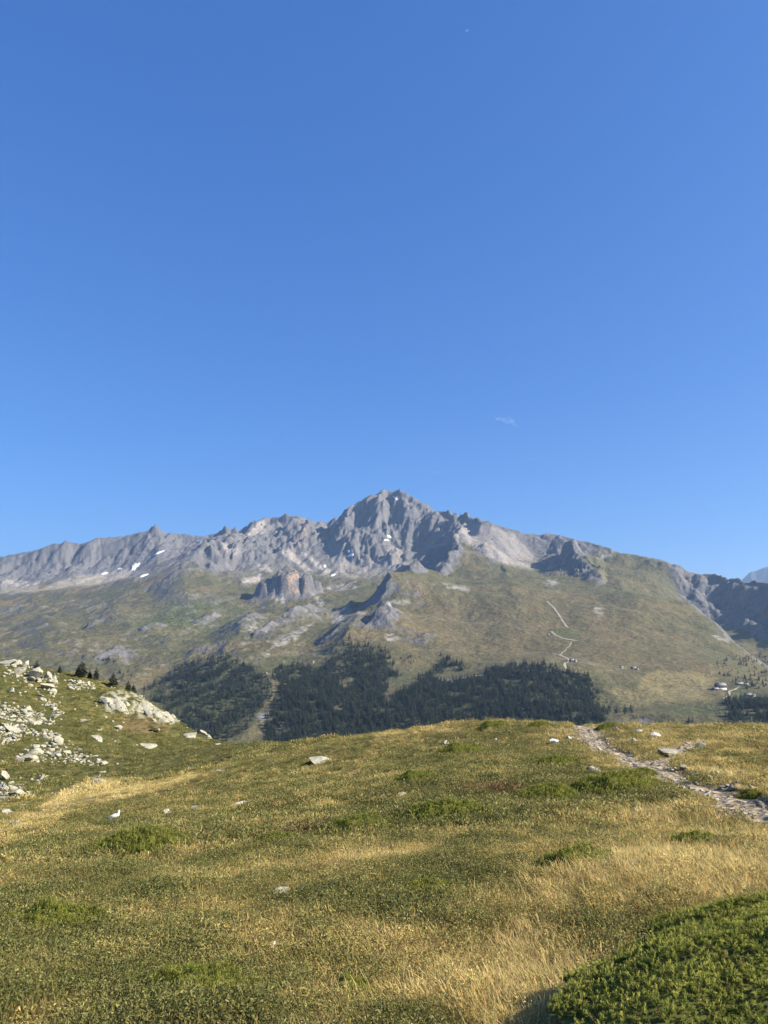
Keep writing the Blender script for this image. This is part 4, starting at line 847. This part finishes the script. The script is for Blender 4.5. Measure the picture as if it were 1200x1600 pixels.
MID = [tuft(830 + k, 54, 0.15, 0.022, 0.07, 0.007, 0.9) for k in range(3)] + [tuft(840 + k, 7, 0.16, 0.08, 0.18, 0.004, 0.7, 2) for k in range(2)] + [cushion(850 + k, 170, 0.20, 0.10, 0.028) for k in range(3)]
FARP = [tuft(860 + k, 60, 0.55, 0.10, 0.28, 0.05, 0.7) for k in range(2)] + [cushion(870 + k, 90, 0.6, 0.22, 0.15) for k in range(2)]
ROCK_XY = np.array(PLACED)
def ground_points(n, r0, r1, a0, a1):
    a = rng.uniform(math.radians(a0), math.radians(a1), n); r = np.sqrt(rng.uniform(r0 ** 2, r1 ** 2, n)); x, y = r * np.sin(a), r * np.cos(a); return x, y, NT.h(x, y)
def plant(name, n, r0, r1, a0, a1, protos, kinds, base, label, vis=False):
    """kinds: (dry grass ids, stalk ids, cushion ids)"""
    x, y, z = ground_points(n, r0, r1, a0, a1); r = np.hypot(x, y)
    keep = path_mask(x, y) < rng.random(len(x)) * 0.9
    for (rx, ry, rs) in ROCK_XY[(np.hypot(ROCK_XY[:, 0], ROCK_XY[:, 1]) < r1 + 3) & (np.hypot(ROCK_XY[:, 0], ROCK_XY[:, 1]) > r0 - 3)]: keep &= np.hypot(x - rx, y - ry) > rs * 0.95 + 0.03
    for (jx_, jy_, ja, jb) in JUN: keep &= ((x - jx_) / ja) ** 2 + ((y - jy_) / jb) ** 2 > rng.uniform(0.3, 0.75, len(x))
    if vis:
        i, j = NT.idx(np.arctan2(x, y), r); keep &= bilin(rk, i, j) < 0.4
    x, y, z, r = x[keep], y[keep], z[keep], r[keep]; n = len(x)
    d = dryness(x, y, z); red = sstep(0.22, 0.55, fbm(x / 1.7 + 50, y / 1.7, 4, 431)); rnd = rng.random(n)
    green = 1 - d
    u = rng.random(n); pc = np.clip(0.05 + 0.70 * green, 0, 0.9); cush = u < pc * 0.7
    stalk = (~cush) & (rng.random(n) < 0.06 * d + 0.012)
    var = np.where(cush, np.array(kinds[2])[rng.integers(0, len(kinds[2]), n)], np.where(stalk, np.array(kinds[1])[rng.integers(0, len(kinds[1]), n)], np.array(kinds[0])[rng.integers(0, len(kinds[0]), n)]))
    tint = grass_colour(np.where(cush, d * 0.6, np.clip(d * 0.85 + 0.14, 0, 1)), rnd, np.where(cush, red * 0.5, red * 0.22))
    tint = np.clip(tint * rng.uniform(0.92, 1.4, (n, 1)), 0, .75)
    clump = 1 + 0.45 * fbm(x / (0.35 + r / 30), y / (0.35 + r / 30), 2, 451)
    s = base * rng.uniform(0.7, 1.35, n) * clump
    sc = np.c_[s * rng.uniform(.9, 1.2, n), s * rng.uniform(.9, 1.2, n), s * rng.uniform(.75, 1.2, n)]
    rt = np.c_[rng.normal(0, .14, n), rng.normal(0, .14, n), rng.uniform(0, 6.283, n)]
    return scatter(name, np.c_[x, y, z], sc, rt, var, tint, protos, label)
# ------------------------------------------------------------------ juniper
def juniper_mat(name, trans=0.42):
    m, nt, P = nodes_mat(name, 0.7, 0.1); v = nd(nt, 'ShaderNodeVertexColor', layer_name='albedo'); nt.links.new(v.outputs['Color'], P.inputs['Base Color'])
    t = nd(nt, 'ShaderNodeBsdfTranslucent'); nt.links.new(v.outputs['Color'], t.inputs['Color']); ms = nd(nt, 'ShaderNodeMixShader'); ms.inputs[0].default_value = trans
    nt.links.new(P.outputs[0], ms.inputs[1]); nt.links.new(t.outputs[0], ms.inputs[2]); nt.links.new(ms.outputs[0], nt.nodes['Material Output'].inputs['Surface']); return m
M_JUN = juniper_mat('juniper_needles')
M_TWIG, _, Pt = nodes_mat('juniper_twigs', 0.95, 0.02); Pt.inputs['Base Color'].default_value = (0.11, 0.115, 0.035, 1)
def dome(u, v, seed, sq=0.75):
    """a lumpy low cushion over the unit disc"""
    q = np.hypot(u, v); ang = np.arctan2(v, u); edge = 0.92 + 0.38 * fbm(np.cos(ang) * 1.5 + seed, np.sin(ang) * 1.5, 4, seed); t = np.clip(q / edge, 0, 1)
    return np.clip(1 - t ** 2.2, 0, 1) ** (sq + .12) * (0.75 + 0.55 * fbm(u * 2.6 + seed, v * 2.6, 4, seed + 1))
def juniper(seed, nsprig, leaf, rx, ry, h, per=13):
    """foliage and twig core meshes in metres, standing at the origin"""
    r = np.random.default_rng(seed); q = np.sqrt(r.random(nsprig)) * 1.12; a = r.uniform(0, 6.283, nsprig); u, v = q * np.cos(a), q * np.sin(a)
    z = dome(u, v, seed); e = 0.02; gu = (dome(u + e, v, seed) - z) / e * h / rx; gv = (dome(u, v + e, seed) - z) / e * h / ry
    N = np.c_[-gu, -gv, np.ones(nsprig)]; N /= np.linalg.norm(N, axis=1)[:, None]
    keep = z > 0.02; u, v, z, N = u[keep], v[keep], z[keep], N[keep]; n = len(u)
    D = N * 0.45 + r.normal(0, .6, (n, 3)) + np.array([0.3, -0.15, 0.05]); D /= np.linalg.norm(D, axis=1)[:, None]
    base = np.c_[u * rx, v * ry, z * h] - D * leaf * 1.0 - N * r.uniform(0, .9, (n, 1)) * leaf
    L = leaf * r.uniform(1.5, 3.0, n); lump = fbm(u * 5 + 3, v * 5, 3, seed + 7)
    tone = np.clip(0.5 + 0.5 * r.normal(0, .6, n) + 0.6 * lump, 0, 1)
    CA, CB, CDRY = np.array((0.12, 0.145, 0.03)), np.array((0.42, 0.41, 0.085)), np.array((0.19, 0.15, 0.06))
    cs = CA + (CB - CA) * tone[:, None]; dry_ = r.random(n) < 0.04; cs[dry_] = CDRY
    k = np.arange(per) / per; sd = np.cross(D, r.normal(size=(n, 3))); sd /= np.linalg.norm(sd, axis=1)[:, None]; sd2 = np.cross(D, sd)
    ph = r.uniform(0, 6.283, n)[:, None] + np.arange(per)[None] * 2.4
    out = np.cos(ph)[..., None] * sd[:, None] + np.sin(ph)[..., None] * sd2[:, None]
    p0 = base[:, None] + D[:, None] * (L[:, None] * (0.25 + 0.75 * k[None]))[..., None]
    ld = out * 0.75 + D[:, None] * 0.7; ld /= np.linalg.norm(ld, axis=2)[..., None]
    ll = leaf * (1.0 - 0.45 * k)[None, :, None] * r.uniform(.75, 1.25, (n, per, 1)); w = np.cross(ld, D[:, None] + 0.3 * out); w /= np.linalg.norm(w, axis=2)[..., None]
    w = w * ll * 0.17
    w = w * 1.25
    V = np.stack([p0 - w, p0 + w, p0 + ld * ll], 2).reshape(-1, 3)
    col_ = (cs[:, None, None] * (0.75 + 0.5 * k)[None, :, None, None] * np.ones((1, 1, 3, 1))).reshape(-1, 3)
    F = np.arange(len(V)).reshape(-1, 3)
    g = np.linspace(-1.1, 1.1, 40); U, W = np.meshgrid(g, g); dz_ = dome(U, W, seed); Zc = dz_ * h * 0.88 - leaf * 0.8; ff = grid_faces(40, 40); ff = ff[(dz_.ravel()[ff] > 0.04).any(1)]
    return mesh_np('foliage', V, F, M_JUN, False, np.clip(col_, .01, .6)), mesh_np('twigs', np.c_[U.ravel() * rx * .96, W.ravel() * ry * .96, Zc.ravel()], ff, M_TWIG, True)
def ground_tilt(x, y, e=0.3):
    return -math.atan2(float(NT.h(x + e, y) - NT.h(x - e, y)), 2 * e), math.atan2(float(NT.h(x, y + e) - NT.h(x, y - e)), 2 * e)
JUN = []
def put_juniper(x, y, meshes, lab, scale=(1, 1, 1), rz=0.0, sink=0.02):
    ty, tx = ground_tilt(x, y)
    o = add('juniper_shrub', None, None, lab, 'shrub', 'junipers on the meadow', None, (x, y, float(NT.h(x, y)) - sink), (tx, ty, 0))
    for nm, me in zip(('foliage', 'twigs'), meshes): add(nm, me, o, rot=(0, 0, rz), scale=scale)
    return o
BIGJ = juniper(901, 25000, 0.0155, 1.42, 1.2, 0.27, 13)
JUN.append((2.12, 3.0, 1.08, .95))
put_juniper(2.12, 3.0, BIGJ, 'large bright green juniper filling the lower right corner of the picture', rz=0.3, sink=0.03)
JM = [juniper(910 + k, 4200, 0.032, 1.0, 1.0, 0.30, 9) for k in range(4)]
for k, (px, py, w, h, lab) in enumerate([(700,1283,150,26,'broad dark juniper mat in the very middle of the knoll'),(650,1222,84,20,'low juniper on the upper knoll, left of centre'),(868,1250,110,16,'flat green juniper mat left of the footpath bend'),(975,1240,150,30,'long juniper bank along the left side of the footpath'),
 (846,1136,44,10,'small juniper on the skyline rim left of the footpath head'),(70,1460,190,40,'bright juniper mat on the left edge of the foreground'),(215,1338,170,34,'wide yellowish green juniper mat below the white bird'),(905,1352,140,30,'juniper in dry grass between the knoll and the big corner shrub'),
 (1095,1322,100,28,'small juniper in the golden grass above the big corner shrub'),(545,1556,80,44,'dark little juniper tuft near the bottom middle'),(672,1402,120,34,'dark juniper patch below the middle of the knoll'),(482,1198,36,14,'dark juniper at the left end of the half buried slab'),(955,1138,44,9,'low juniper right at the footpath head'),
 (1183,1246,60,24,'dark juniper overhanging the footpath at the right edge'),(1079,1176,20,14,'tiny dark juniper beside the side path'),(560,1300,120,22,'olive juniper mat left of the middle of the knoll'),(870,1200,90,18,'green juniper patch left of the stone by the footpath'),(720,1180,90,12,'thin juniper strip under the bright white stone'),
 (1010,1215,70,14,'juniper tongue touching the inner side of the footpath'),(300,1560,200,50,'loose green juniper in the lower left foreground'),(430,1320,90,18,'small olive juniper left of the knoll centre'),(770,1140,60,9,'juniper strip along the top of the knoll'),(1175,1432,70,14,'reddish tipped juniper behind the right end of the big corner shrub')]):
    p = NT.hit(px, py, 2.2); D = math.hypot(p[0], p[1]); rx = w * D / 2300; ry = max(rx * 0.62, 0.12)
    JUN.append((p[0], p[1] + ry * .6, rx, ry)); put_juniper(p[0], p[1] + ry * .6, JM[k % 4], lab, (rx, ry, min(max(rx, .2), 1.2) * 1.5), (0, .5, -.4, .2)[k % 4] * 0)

KN = ([0, 1, 2, 3], [4, 5, 6], [7, 8, 9]); KM = ([0, 1, 2], [3, 4], [5, 6, 7]); KF = ([0, 1], [0, 1], [2, 3])
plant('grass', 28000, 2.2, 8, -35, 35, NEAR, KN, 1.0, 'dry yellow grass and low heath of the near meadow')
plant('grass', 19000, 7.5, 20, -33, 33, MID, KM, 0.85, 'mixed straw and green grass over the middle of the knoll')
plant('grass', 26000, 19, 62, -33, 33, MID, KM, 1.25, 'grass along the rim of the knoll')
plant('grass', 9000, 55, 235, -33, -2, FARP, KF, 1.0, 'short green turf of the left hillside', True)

# ------------------------------------------------------------------ the white bird
def birdshape():  # white shape taken for a stone, modelled with wings, legs and beak
    p = NT.hit(178, 1286, 8)
    m, nt, P = nodes_mat('birdshape_white', 0.7, 0.2); P.inputs['Base Color'].default_value = (0.72, 0.71, 0.68, 1)
    md, _, Pd = nodes_mat('dark_beak', 0.5, 0.3); Pd.inputs['Base Color'].default_value = (0.06, 0.055, 0.05, 1)
    spine = [(-0.27, .045, .006, .014), (-0.20, .075, .010, .022), (-0.13, .105, .028, .034), (-0.06, .135, .050, .052), (0.0, .155, .058, .060), (0.055, .172, .054, .058), (0.085, .200, .036, .040), (0.092, .235, .025, .026), (0.097, .262, .028, .028), (0.108, .285, .024, .022), (0.114, .302, .008, .008)]
    V, F = [], []
    for i, (x, z, a, b) in enumerate(spine):
        j0, j1 = spine[max(i - 1, 0)], spine[min(i + 1, len(spine) - 1)]; t = np.array([j1[0] - j0[0], j1[1] - j0[1]]); t /= np.linalg.norm(t)
        for k in range(12):
            c_, s_ = math.cos(k * math.pi / 6), math.sin(k * math.pi / 6); V.append((x - t[1] * s_ * b, c_ * a, z + t[0] * s_ * b))
    for i in range(len(spine) - 1):
        for k in range(12): F.append((i * 12 + k, i * 12 + (k + 1) % 12, i * 12 + 12 + (k + 1) % 12, i * 12 + 12 + k))
    o = add('birdshape', None, None, 'white bird with a long tail standing in the grass on the left', 'birdshape', None, None, p, (0, 0, 0.15), 0.8)
    add('body', mesh_np('body', V, F, m, True), o)
    for s in (-1, 1):
        WV = [(0.05, s * .056, .17), (0.0, s * .066, .175), (-.08, s * .058, .135), (-.19, s * .02, .075), (-.10, s * .05, .105), (0.0, s * .066, .125), (.045, s * .058, .14)]
        add('wing', mesh_np('wing', [(x, y + q * s * .006, z) for q in (0, 1) for x, y, z in WV], [(0, 1, 6), (1, 5, 6), (1, 2, 5), (2, 4, 5), (2, 3, 4), (7, 8, 13), (8, 12, 13), (8, 9, 12), (9, 11, 12), (9, 10, 11)], m), o)
        LV = [(.02 + dx, s * .022 + dy, z) for z in (-.02, .12) for dx, dy in ((-.005, -.005), (.005, -.005), (.005, .005), (-.005, .005))]
        add('leg', mesh_np('leg', LV, [(0, 1, 5, 4), (1, 2, 6, 5), (2, 3, 7, 6), (3, 0, 4, 7)], md), o)
    add('beak', mesh_np('beak', [(.118, .007, .278), (.118, -.007, .278), (.116, 0, .288), (.148, 0, .272)], [(0, 1, 3), (1, 2, 3), (2, 0, 3)], md), o)
birdshape()

# ------------------------------------------------------------------ tracks, buildings, snow and cloud across the valley
M_TRACK, _, Pk = nodes_mat('gravel_track', 0.95, 0.05); Pk.inputs['Base Color'].default_value = (0.33, 0.29, 0.225, 1)
def track(pts, half, lab, name='track'):
    W = np.array([FT.hit(*p, 1400)[:2] for p in pts]); L = np.r_[0, np.cumsum(np.hypot(*np.diff(W, axis=0).T))]; s = np.arange(0, L[-1], 3.0)
    x, y = np.interp(s, L, W[:, 0]), np.interp(s, L, W[:, 1])
    x, y = (np.convolve(np.pad(v, 4, mode='edge'), np.ones(9) / 9, 'valid') for v in (x, y)); tx, ty = np.gradient(x), np.gradient(y); n = np.hypot(tx, ty) + 1e-6; off = np.array([-1, -.33, .33, 1]) * half
    wv = (1 + 0.3 * fbm(s / 25, s * 0 + pts[0][0], 2, 3))[:, None]
    xx = x[:, None] - (ty / n)[:, None] * off * wv; yy = y[:, None] + (tx / n)[:, None] * off * wv; zz = FT.h(xx, yy) + 0.7
    add(name, mesh_np(name, np.stack([xx, yy, zz], -1).reshape(-1, 3), grid_faces(*xx.shape), M_TRACK, True), label=lab, kind='structure')
track([(854,939),(866,950),(874,962),(880,972),(888,981)], 3.2, 'pale track climbing the pasture above the pond bank')
track([(861,986),(867,992),(879,998),(893,1000),(906,1001)], 3.6, 'pale track curving along the foot of the green bank')
track([(893,1002),(890,1010),(880,1019),(874,1026)], 1.6, 'thin footpath between the green bank and the farm')
track([(862,1022),(876,1023),(885,1028),(891,1032),(883,1036),(882,1040),(886,1047)], 3.0, 'pale bending track beside the farm')
track([(800,1038),(812,1040),(850,1038),(882,1040)], 1.6, 'faint track running left from the farm')
track([(1130,1092),(1138,1088),(1141,1085),(1138,1081),(1148,1078),(1151,1075),(1158,1073)], 2.6, 'pale zigzag track beside the chalet')
track([(1143,1094),(1149,1097),(1151,1101)], 2.8, 'short pale track below the chalet')
track([(672,1062),(700,1063),(730,1059),(762,1052)], 3.0, 'pale forest road at the upper edge of the wood')
def flat_mat(name, c_, rough=0.85):
    m, nt, P = nodes_mat(name, rough, 0.15); n = nd(nt, 'ShaderNodeTexNoise', Scale=1.2, Detail=5.0); g = nd(nt, 'ShaderNodeNewGeometry'); nt.links.new(g.outputs['Position'], n.inputs['Vector'])
    r = nd(nt, 'ShaderNodeValToRGB'); r.color_ramp.elements[0].color = (*[v * .7 for v in c_], 1); r.color_ramp.elements[1].color = (*[min(v * 1.25, .85) for v in c_], 1); nt.links.new(n.outputs['Fac'], r.inputs['Fac']); nt.links.new(r.outputs['Color'], P.inputs['Base Color']); return m
M_WOOD, M_PLASTER, M_SLATE, M_TIN, M_GLASS = flat_mat('brown_boards', (.13, .085, .06)), flat_mat('white_plaster', (.52, .5, .46)), flat_mat('grey_roof', (.30, .29, .29)), flat_mat('pale_roof', (.25, .245, .24)), flat_mat('window_dark', (.03, .035, .04), .2)
BOXF = [(0, 3, 2, 1), (4, 5, 6, 7), (0, 1, 5, 4), (1, 2, 6, 5), (2, 3, 7, 6), (3, 0, 4, 7)]
def box(x0, x1, y0, y1, z0, z1): return [(x0, y0, z0), (x1, y0, z0), (x1, y1, z0), (x0, y1, z0), (x0, y0, z1), (x1, y0, z1), (x1, y1, z1), (x0, y1, z1)]
def house(px, py, w, d, h, rh, wallm, roofm, lab, rz=0.0, base=None, wins=3, cat='house', name='chalet'):
    p = FT.hit(px, py, 1400); o = add(name, None, None, lab, cat, 'farm buildings across the valley', None, p - np.array((0, 0, .5)), (0, 0, rz))
    hw, hd = w / 2, d / 2
    if base: add('ground_floor', mesh_np('ground_floor', box(-hw, hw, -hd, hd, -3, h * .45), BOXF, base), o); add('wall', mesh_np('wall', box(-hw - .15, hw + .15, -hd - .15, hd + .15, h * .45, h), BOXF, wallm), o)
    else: add('wall', mesh_np('wall', box(-hw, hw, -hd, hd, -3, h), BOXF, wallm), o)
    gv = [(-hw, -hd, h), (hw, -hd, h), (0, -hd, h + rh), (-hw, hd, h), (hw, hd, h), (0, hd, h + rh)]
    gv = [(-hw, -hd, h), (-hw, hd, h), (-hw, 0, h + rh), (hw, -hd, h), (hw, hd, h), (hw, 0, h + rh)]
    add('gable', mesh_np('gable', gv[:3] + gv[3:], [(0, 2, 1), (3, 4, 5)], wallm), o)
    e = .9; t = .35; rv = []
    for s in (-1, 1):
        rv = [(-hw - e, s * (hd + e), h - e * rh / hd), (hw + e, s * (hd + e), h - e * rh / hd), (hw + e, 0, h + rh), (-hw - e, 0, h + rh)]
        rv = [(a, b, c_ + .05) for a, b, c_ in rv] + [(a, b, c_ + .05 + t) for a, b, c_ in rv]
        add('roof', mesh_np('roof', rv, BOXF, roofm), o)
    for k in range(wins):
        x = -hw + w * (k + .5) / wins; wz = h * .62 if base else h * .45
        f = add('window', mesh_np('window', box(x - .7, x + .7, -hd - .28, -hd - .1, wz, wz + 1.4), BOXF, M_PLASTER), o); add('pane', mesh_np('pane', box(x - .55, x + .55, -hd - .33, -hd - .285, wz + .15, wz + 1.25), BOXF, M_GLASS), f)
    add('door', mesh_np('door', box(-hw + 1.0, -hw + 2.2, -hd - .25, -hd - .02, 0, 2.2), BOXF, M_WOOD if base is None and wallm is not M_WOOD else M_PLASTER), o)
    if w > 14: add('chimney', mesh_np('chimney', box(hw * .4, hw * .4 + 1.2, -.6, .6, h + rh * .5, h + rh + 1.4), BOXF, M_PLASTER), o)
house(1126,1077,22,14,10,4.5,M_WOOD,M_TIN,'large dark wooden chalet with pale roof and white ground floor on the pasture',0.1,M_PLASTER,5)
house(1155,1070,17,8,3.5,2.2,M_WOOD,M_SLATE,'long low barn behind the large chalet',-0.15,None,3,'barn','barn')
house(1166,1071,10,7,3,1.8,M_WOOD,M_TIN,'small hut at the right end of the long low barn',-0.2,None,2,'hut','hut')
house(1169,1088,15,9,4,2.6,M_WOOD,M_SLATE,'dark hut below the barn on the green field',0.2,None,2,'hut','hut')
house(1177,1088,6,6,3,1.8,M_PLASTER,M_TIN,'small white hut beside the dark hut on the green field',0.2,None,1,'hut','hut')
house(1118,1079,12,9,4.5,2.5,M_WOOD,M_SLATE,'low dark annex at the left foot of the large chalet',0.1,None,2,'barn','barn')
house(894,1034,12,9,4.5,3,M_WOOD,M_SLATE,'dark farm building at the bend of the track',0.2,None,2,'farmhouse','farmhouse')
house(899,1034,5,6,4.5,2,M_PLASTER,M_TIN,'white hut against the right side of the dark farm building',0.2,None,1,'hut','hut')
house(990,1045,11,8,3.5,2.4,M_WOOD,M_TIN,'low hut with pale roof alone in the middle of the pasture',0.3,None,2,'hut','hut')
house(996,1047,5,5,3,1.6,M_PLASTER,M_TIN,'tiny white shed right of the lone pasture hut',0.3,None,1,'shed','shed')
house(971,1044,7,6,3,1.6,M_PLASTER,M_SLATE,'tiny pale shed left of the lone pasture hut',0.1,None,1,'shed','shed')
house(857,993,7,6,3,1.8,M_WOOD,M_TIN,'small hut at the left end of the green bank',0.1,None,1,'hut','hut')
house(888,1050,5,5,3,1.6,M_PLASTER,M_TIN,'tiny white cabin at the upper right edge of the wood',0.1,None,1,'cabin','cabin')
house(489,1035,6,5,3,1.6,M_PLASTER,M_TIN,'tiny white cabin above the middle forest',0.2,None,1,'cabin','cabin')
house(416,1053,6,5,3,1.6,M_PLASTER,M_TIN,'tiny white cabin above the striped left wood',0.1,None,1,'cabin','cabin')
house(706,1066,8,6,3.5,2,M_PLASTER,M_SLATE,'pale cabin beside the forest road',0.1,None,1,'cabin','cabin')
M_CONC = flat_mat('pale_concrete', (.52, .51, .50))
p = FT.hit(440, 1163, 1400)
add('gravel_flat', mesh_np('gravel_flat', box(-38, 36, -50, 12, -14, 4.0), BOXF, M_CONC), label='pale grey flat yard at the valley bottom below the forest', kind='structure', loc=p, rot=(0, 0, 0.12))
M_SNOW, _, Ps = nodes_mat('old_snow', 0.6, 0.2); Ps.inputs['Base Color'].default_value = (0.68, 0.70, 0.73, 1)
for (px, py, w, h, sl, lab) in [(211,886,14,7,-.8,'largest snow patch under the left-hand cliffs'),(164,896,9,3,-.2,'flat snow patch left below the largest one'),(188,889,7,3,-.2,'small snow patch just left of the largest one'),(226,899,16,2.5,-.3,'thin snow streak right below the largest patch on the left'),(309,846,18,3,0,'thin snow ledge on the crest left of the summit'),
 (548,868,12,4,-.3,'snow patch at the foot of the summit wall'),(545,862,5,4,.5,'tiny snow spot above the patch at the foot of the summit wall'),(609,839,10,3,.5,'snow streak low on the summit wall'),(604,844,8,2.5,.1,'short snow streak under the one low on the summit wall'),(618,779,10,4,.7,'snow patch high on the summit between the two tops'),(507,885,5,6,-.8,'snow spot at the lower tip of the pale scree'),(520,899,8,2.5,-.3,'small snow patch in the stony basin'),(248,864,18,2.5,-.4,'narrow snow band on the shaded slab of the left cliffs')]:
    n = 14; a = np.linspace(0, 6.283, n, endpoint=False); rr = np.r_[[[0.0, 0.0]], np.c_[np.cos(a), np.sin(a)] * .55, np.c_[np.cos(a), np.sin(a)] * (1 + .25 * rng.normal(size=(n, 1)))]
    ux = rr[:, 0] * w / 2; uy = rr[:, 1] * h / 2; c_, s_ = math.cos(sl), math.sin(sl)
    V = np.array([FT.hit(px + x * c_ - y * s_, py + x * s_ + y * c_, 3500) for x, y in zip(ux, uy)])
    dm = np.median(np.hypot(V[:, 0], V[:, 1]))
    for q in range(len(V)):                                        # keep to one face of the mountain
        D = math.hypot(V[q, 0], V[q, 1])
        if abs(D - dm) > 220: V[q, :2] *= (dm + np.sign(D - dm) * 60) / D; V[q, 2] = FT.h(V[q, 0], V[q, 1])
    lift = np.where(np.arange(len(V)) <= n, 5.0, 0.5); V[:, 2] += lift
    F = [(0, 1 + k, 1 + (k + 1) % n) for k in range(n)] + [f for k in range(n) for f in ((1 + k, 1 + n + k, 1 + n + (k + 1) % n), (1 + k, 1 + n + (k + 1) % n, 1 + (k + 1) % n))]
    add('snow_patch', mesh_np('snow_patch', V, F, M_SNOW, True), None, lab, 'snow', 'old snow patches')
def cloud(px, py, D, blobs, lab, dens):
    m = bpy.data.materials.new('cloud_vapour'); m.use_nodes = True; nt = m.node_tree
    for n in list(nt.nodes): nt.nodes.remove(n)
    o = nt.nodes.new('ShaderNodeOutputMaterial'); v = nt.nodes.new('ShaderNodeVolumePrincipled'); v.inputs['Color'].default_value = (.96, .97, 1, 1); v.inputs['Density'].default_value = dens; v.inputs['Anisotropy'].default_value = 0.3
    nt.links.new(v.outputs['Volume'], o.inputs['Volume']); c0 = point(px, py, D); V, F, b = [], [], 0
    for (dx, dy, sx, sy) in blobs:
        k = D / 1100; q = ICO2[0] * (1 + .35 * fbm(ICO2[0][:, 0] * 1.7 + dx, ICO2[0][:, 1] * 1.7 + ICO2[0][:, 2] + dy, 3, 5))[:, None]
        V.append(q * np.array([sx * k, sx * k * .7, sy * k]) + np.array([dx * k, RR.uniform(-20, 20), -dy * k])); F.append(ICO2[1] + b); b += len(q)
    add('cloud', mesh_np('cloud', np.concatenate(V), np.concatenate(F), m, True), None, lab, 'cloud', 'cloud wisps', None, c0)
cloud(792, 658, 9500, [(-12,-4,6,3),(-5,-2,6,3.5),(1,1,5,3),(7,0,6,4),(11,4,4,3),(4,-5,4,2),(14,7,3,2)], 'small white wisp of cloud alone in the sky right of the summit', 0.0022)
cloud(683, 738, 9500, [(-4,0,5,2.5),(3,1,5,2)], 'tiny faint cloud wisp just above the summit', 0.0005)
cloud(832, 716, 9500, [(0,0,5,2),(4,2,3,2)], 'tiny faint cloud wisp low on the right of the larger one', 0.0004)
cloud(730, 48, 9500, [(-1,1,2.2,2.6),(2,-2,1.6,2.2)], 'tiny white fleck high up near the top of the sky', 0.004)
